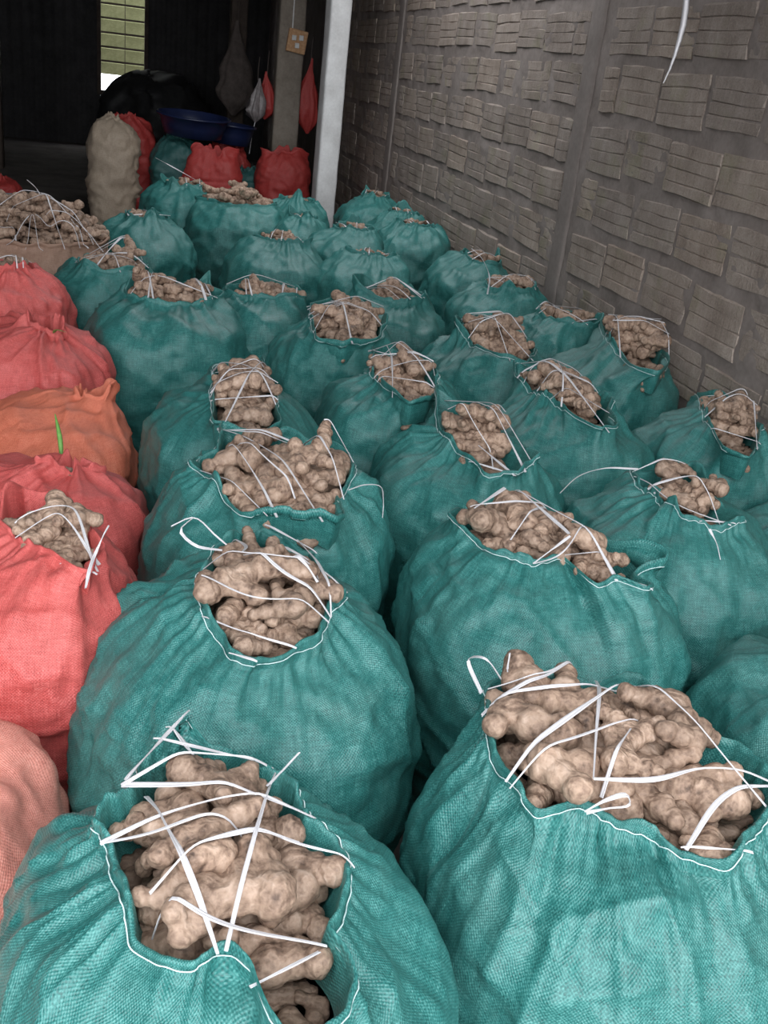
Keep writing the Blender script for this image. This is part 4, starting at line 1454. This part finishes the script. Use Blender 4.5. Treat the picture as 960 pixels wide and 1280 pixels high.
# bags hung on the weathered post
def hanging_bag(name, label, mat, x, y, ztop, zbot, r, seed):
    n, m = 36, 26
    th = np.linspace(0, 2 * math.pi, n, endpoint=False)
    s = np.linspace(0, 1, m)
    prof = cubic([0, .08, .3, .6, .85, 1.0], [.10, .16, .5, .95, .9, .12], s)
    V = np.zeros((m, n, 3))
    V[..., 0] = np.cos(th)[None] * prof[:, None] * r
    V[..., 1] = np.sin(th)[None] * prof[:, None] * r * 0.55
    V[..., 2] = (zbot - ztop) * s[:, None]
    d = (ridge(np.stack([np.cos(th)[None] * 3 + s[:, None], np.sin(th)[None] * 3 + 0 * s[:, None], s[:, None] * 2 + 0 * th[None]], -1), seed, 2) - .5) * 0.05
    V[..., :2] *= (1 + d / r * 1.2)[..., None]
    V[..., 0] += vnoise(V * 6, seed) * 0.02
    b = empty(name, (x, y, ztop))
    tag(b, label, 'bag')
    link('film', mesh_np('film', V.reshape(-1, 3), ring_faces(m, n)[:, ::-1], mat, True, np.stack([np.broadcast_to(th * r, (m, n)), np.broadcast_to((s * (ztop - zbot))[:, None], (m, n))], -1).reshape(-1, 2)), b)
    tube('hanging_cord', [(0, 0, -.02), (0.0, 0.0, .1), (.01, 0.02, .2)], .004, M_CLOTH, b)
    return b


hanging_bag('hanging_bag', 'limp red net bag hanging right of the weathered post', M_DEEPRED, 1.945, 11.42, 1.70, 0.95, .11, 71)
hanging_bag('hanging_bag', 'faded red bag hanging left of the weathered post', M_DEEPRED, 1.50, 11.45, 1.52, 1.05, .09, 72)
hanging_bag('hanging_bag', 'cloudy plastic bag with dangling cord left of the post', M_CLEAR, 1.385, 11.30, 1.45, 1.02, .08, 73)
tube('cord_tail', [(0.0, 0, -.4), (-.03, 0, -.55), (-.05, 0, -.75)], .005, M_STRAP, bpy.data.objects['hanging_bag.002'])
hanging_bag('hanging_cloth', 'dim grey jacket hanging in the dark back of the shed', M_CLOTH, 1.35, 13.2, 2.0, 0.95, .20, 74)
o = link('timber_post', rough_column('timber_post', 1.28, 1.48, 13.35, 13.55, -0.01, ROOF + 0.02, M_WOOD, 0.006, 19))
tag(o, 'dark timber post behind the hanging grey jacket', 'post')

# tarpaulin-covered heap under the window
n, m = 70, 40
th = np.linspace(0, 2 * math.pi, n, endpoint=False)
s = np.linspace(0, 1, m)
V = np.zeros((m, n, 3))
rr = np.cos(s * math.pi / 2) ** 0.55
V[..., 0] = np.cos(th)[None] * rr[:, None] * 0.85
V[..., 1] = np.sin(th)[None] * rr[:, None] * 0.6
V[..., 2] = (np.sin(s * math.pi / 2) ** 0.7)[:, None] * 1.22
V += (vnoise(V * 4, 5) * 0.10)[..., None] * np.array([1, 1, 0.8]) + (ridge(V * 7, 6, 2)[..., None] - .4) * np.array([.05, .05, .04])
V[0, :, 2] = 0
o = link('covered_heap', mesh_np('covered_heap', V.reshape(-1, 3), ring_faces(m, n), M_BLACK))
o.location = (0.54, 16.6, 0)
tag(o, 'black tarpaulin-covered heap below the bright far window', 'heap')

# grey tray at the far left behind the brown heap
tr = empty('plastic_tray', (-0.98, 9.3, 0))
tag(tr, 'pale grey-blue plastic crate behind the brown heap of ginger', 'crate')
for (c, s_) in (((0, 0, .02), (.62, .42, .02)), ((-.30, 0, .18), (.02, .42, .34)), ((.30, 0, .18), (.02, .42, .34)), ((0, -.2, .18), (.58, .02, .34)), ((0, .2, .18), (.58, .02, .34)), ((0, 0, .352), (.66, .46, .015))):
    box_obj('panel', c, s_, M_GREYPL, tr, .004)

# white ribbon hanging before the wall
pts = [aty(x, y, 3.2) for x, y in ((858, 0), (856, 22), (848, 55), (838, 85), (829, 104))]
top_ = np.array(pts[0]) + [0.02, 0, 0.35]
rib = empty('hanging_ribbon', (pts[0][0], 3.2, pts[0][2]))
tag(rib, 'white frayed plastic ribbon dangling in front of the block wall', 'ribbon')
path = np.array([np.array([pts[0][0] + 0.03, 3.2, ROOF]), top_] + [np.array(p) for p in pts]) - np.array([pts[0][0], 3.2, pts[0][2]])
P_ = smooth_path(path, 40)
n = len(P_)
w = np.interp(np.linspace(0, 1, n), [0, .75, .9, 1], [.014, .018, .021, .003])
A = np.array([RT[0], RT[1], 0])
V = np.stack([P_ - A * w[:, None] / 2, P_ + np.array([0, -.003, 0]), P_ + A * w[:, None] / 2, P_ + np.array([0, .002, 0])], 1)
link('strip', mesh_np('strip', V.reshape(-1, 3), ring_faces(n, 4), M_STRAP), rib)
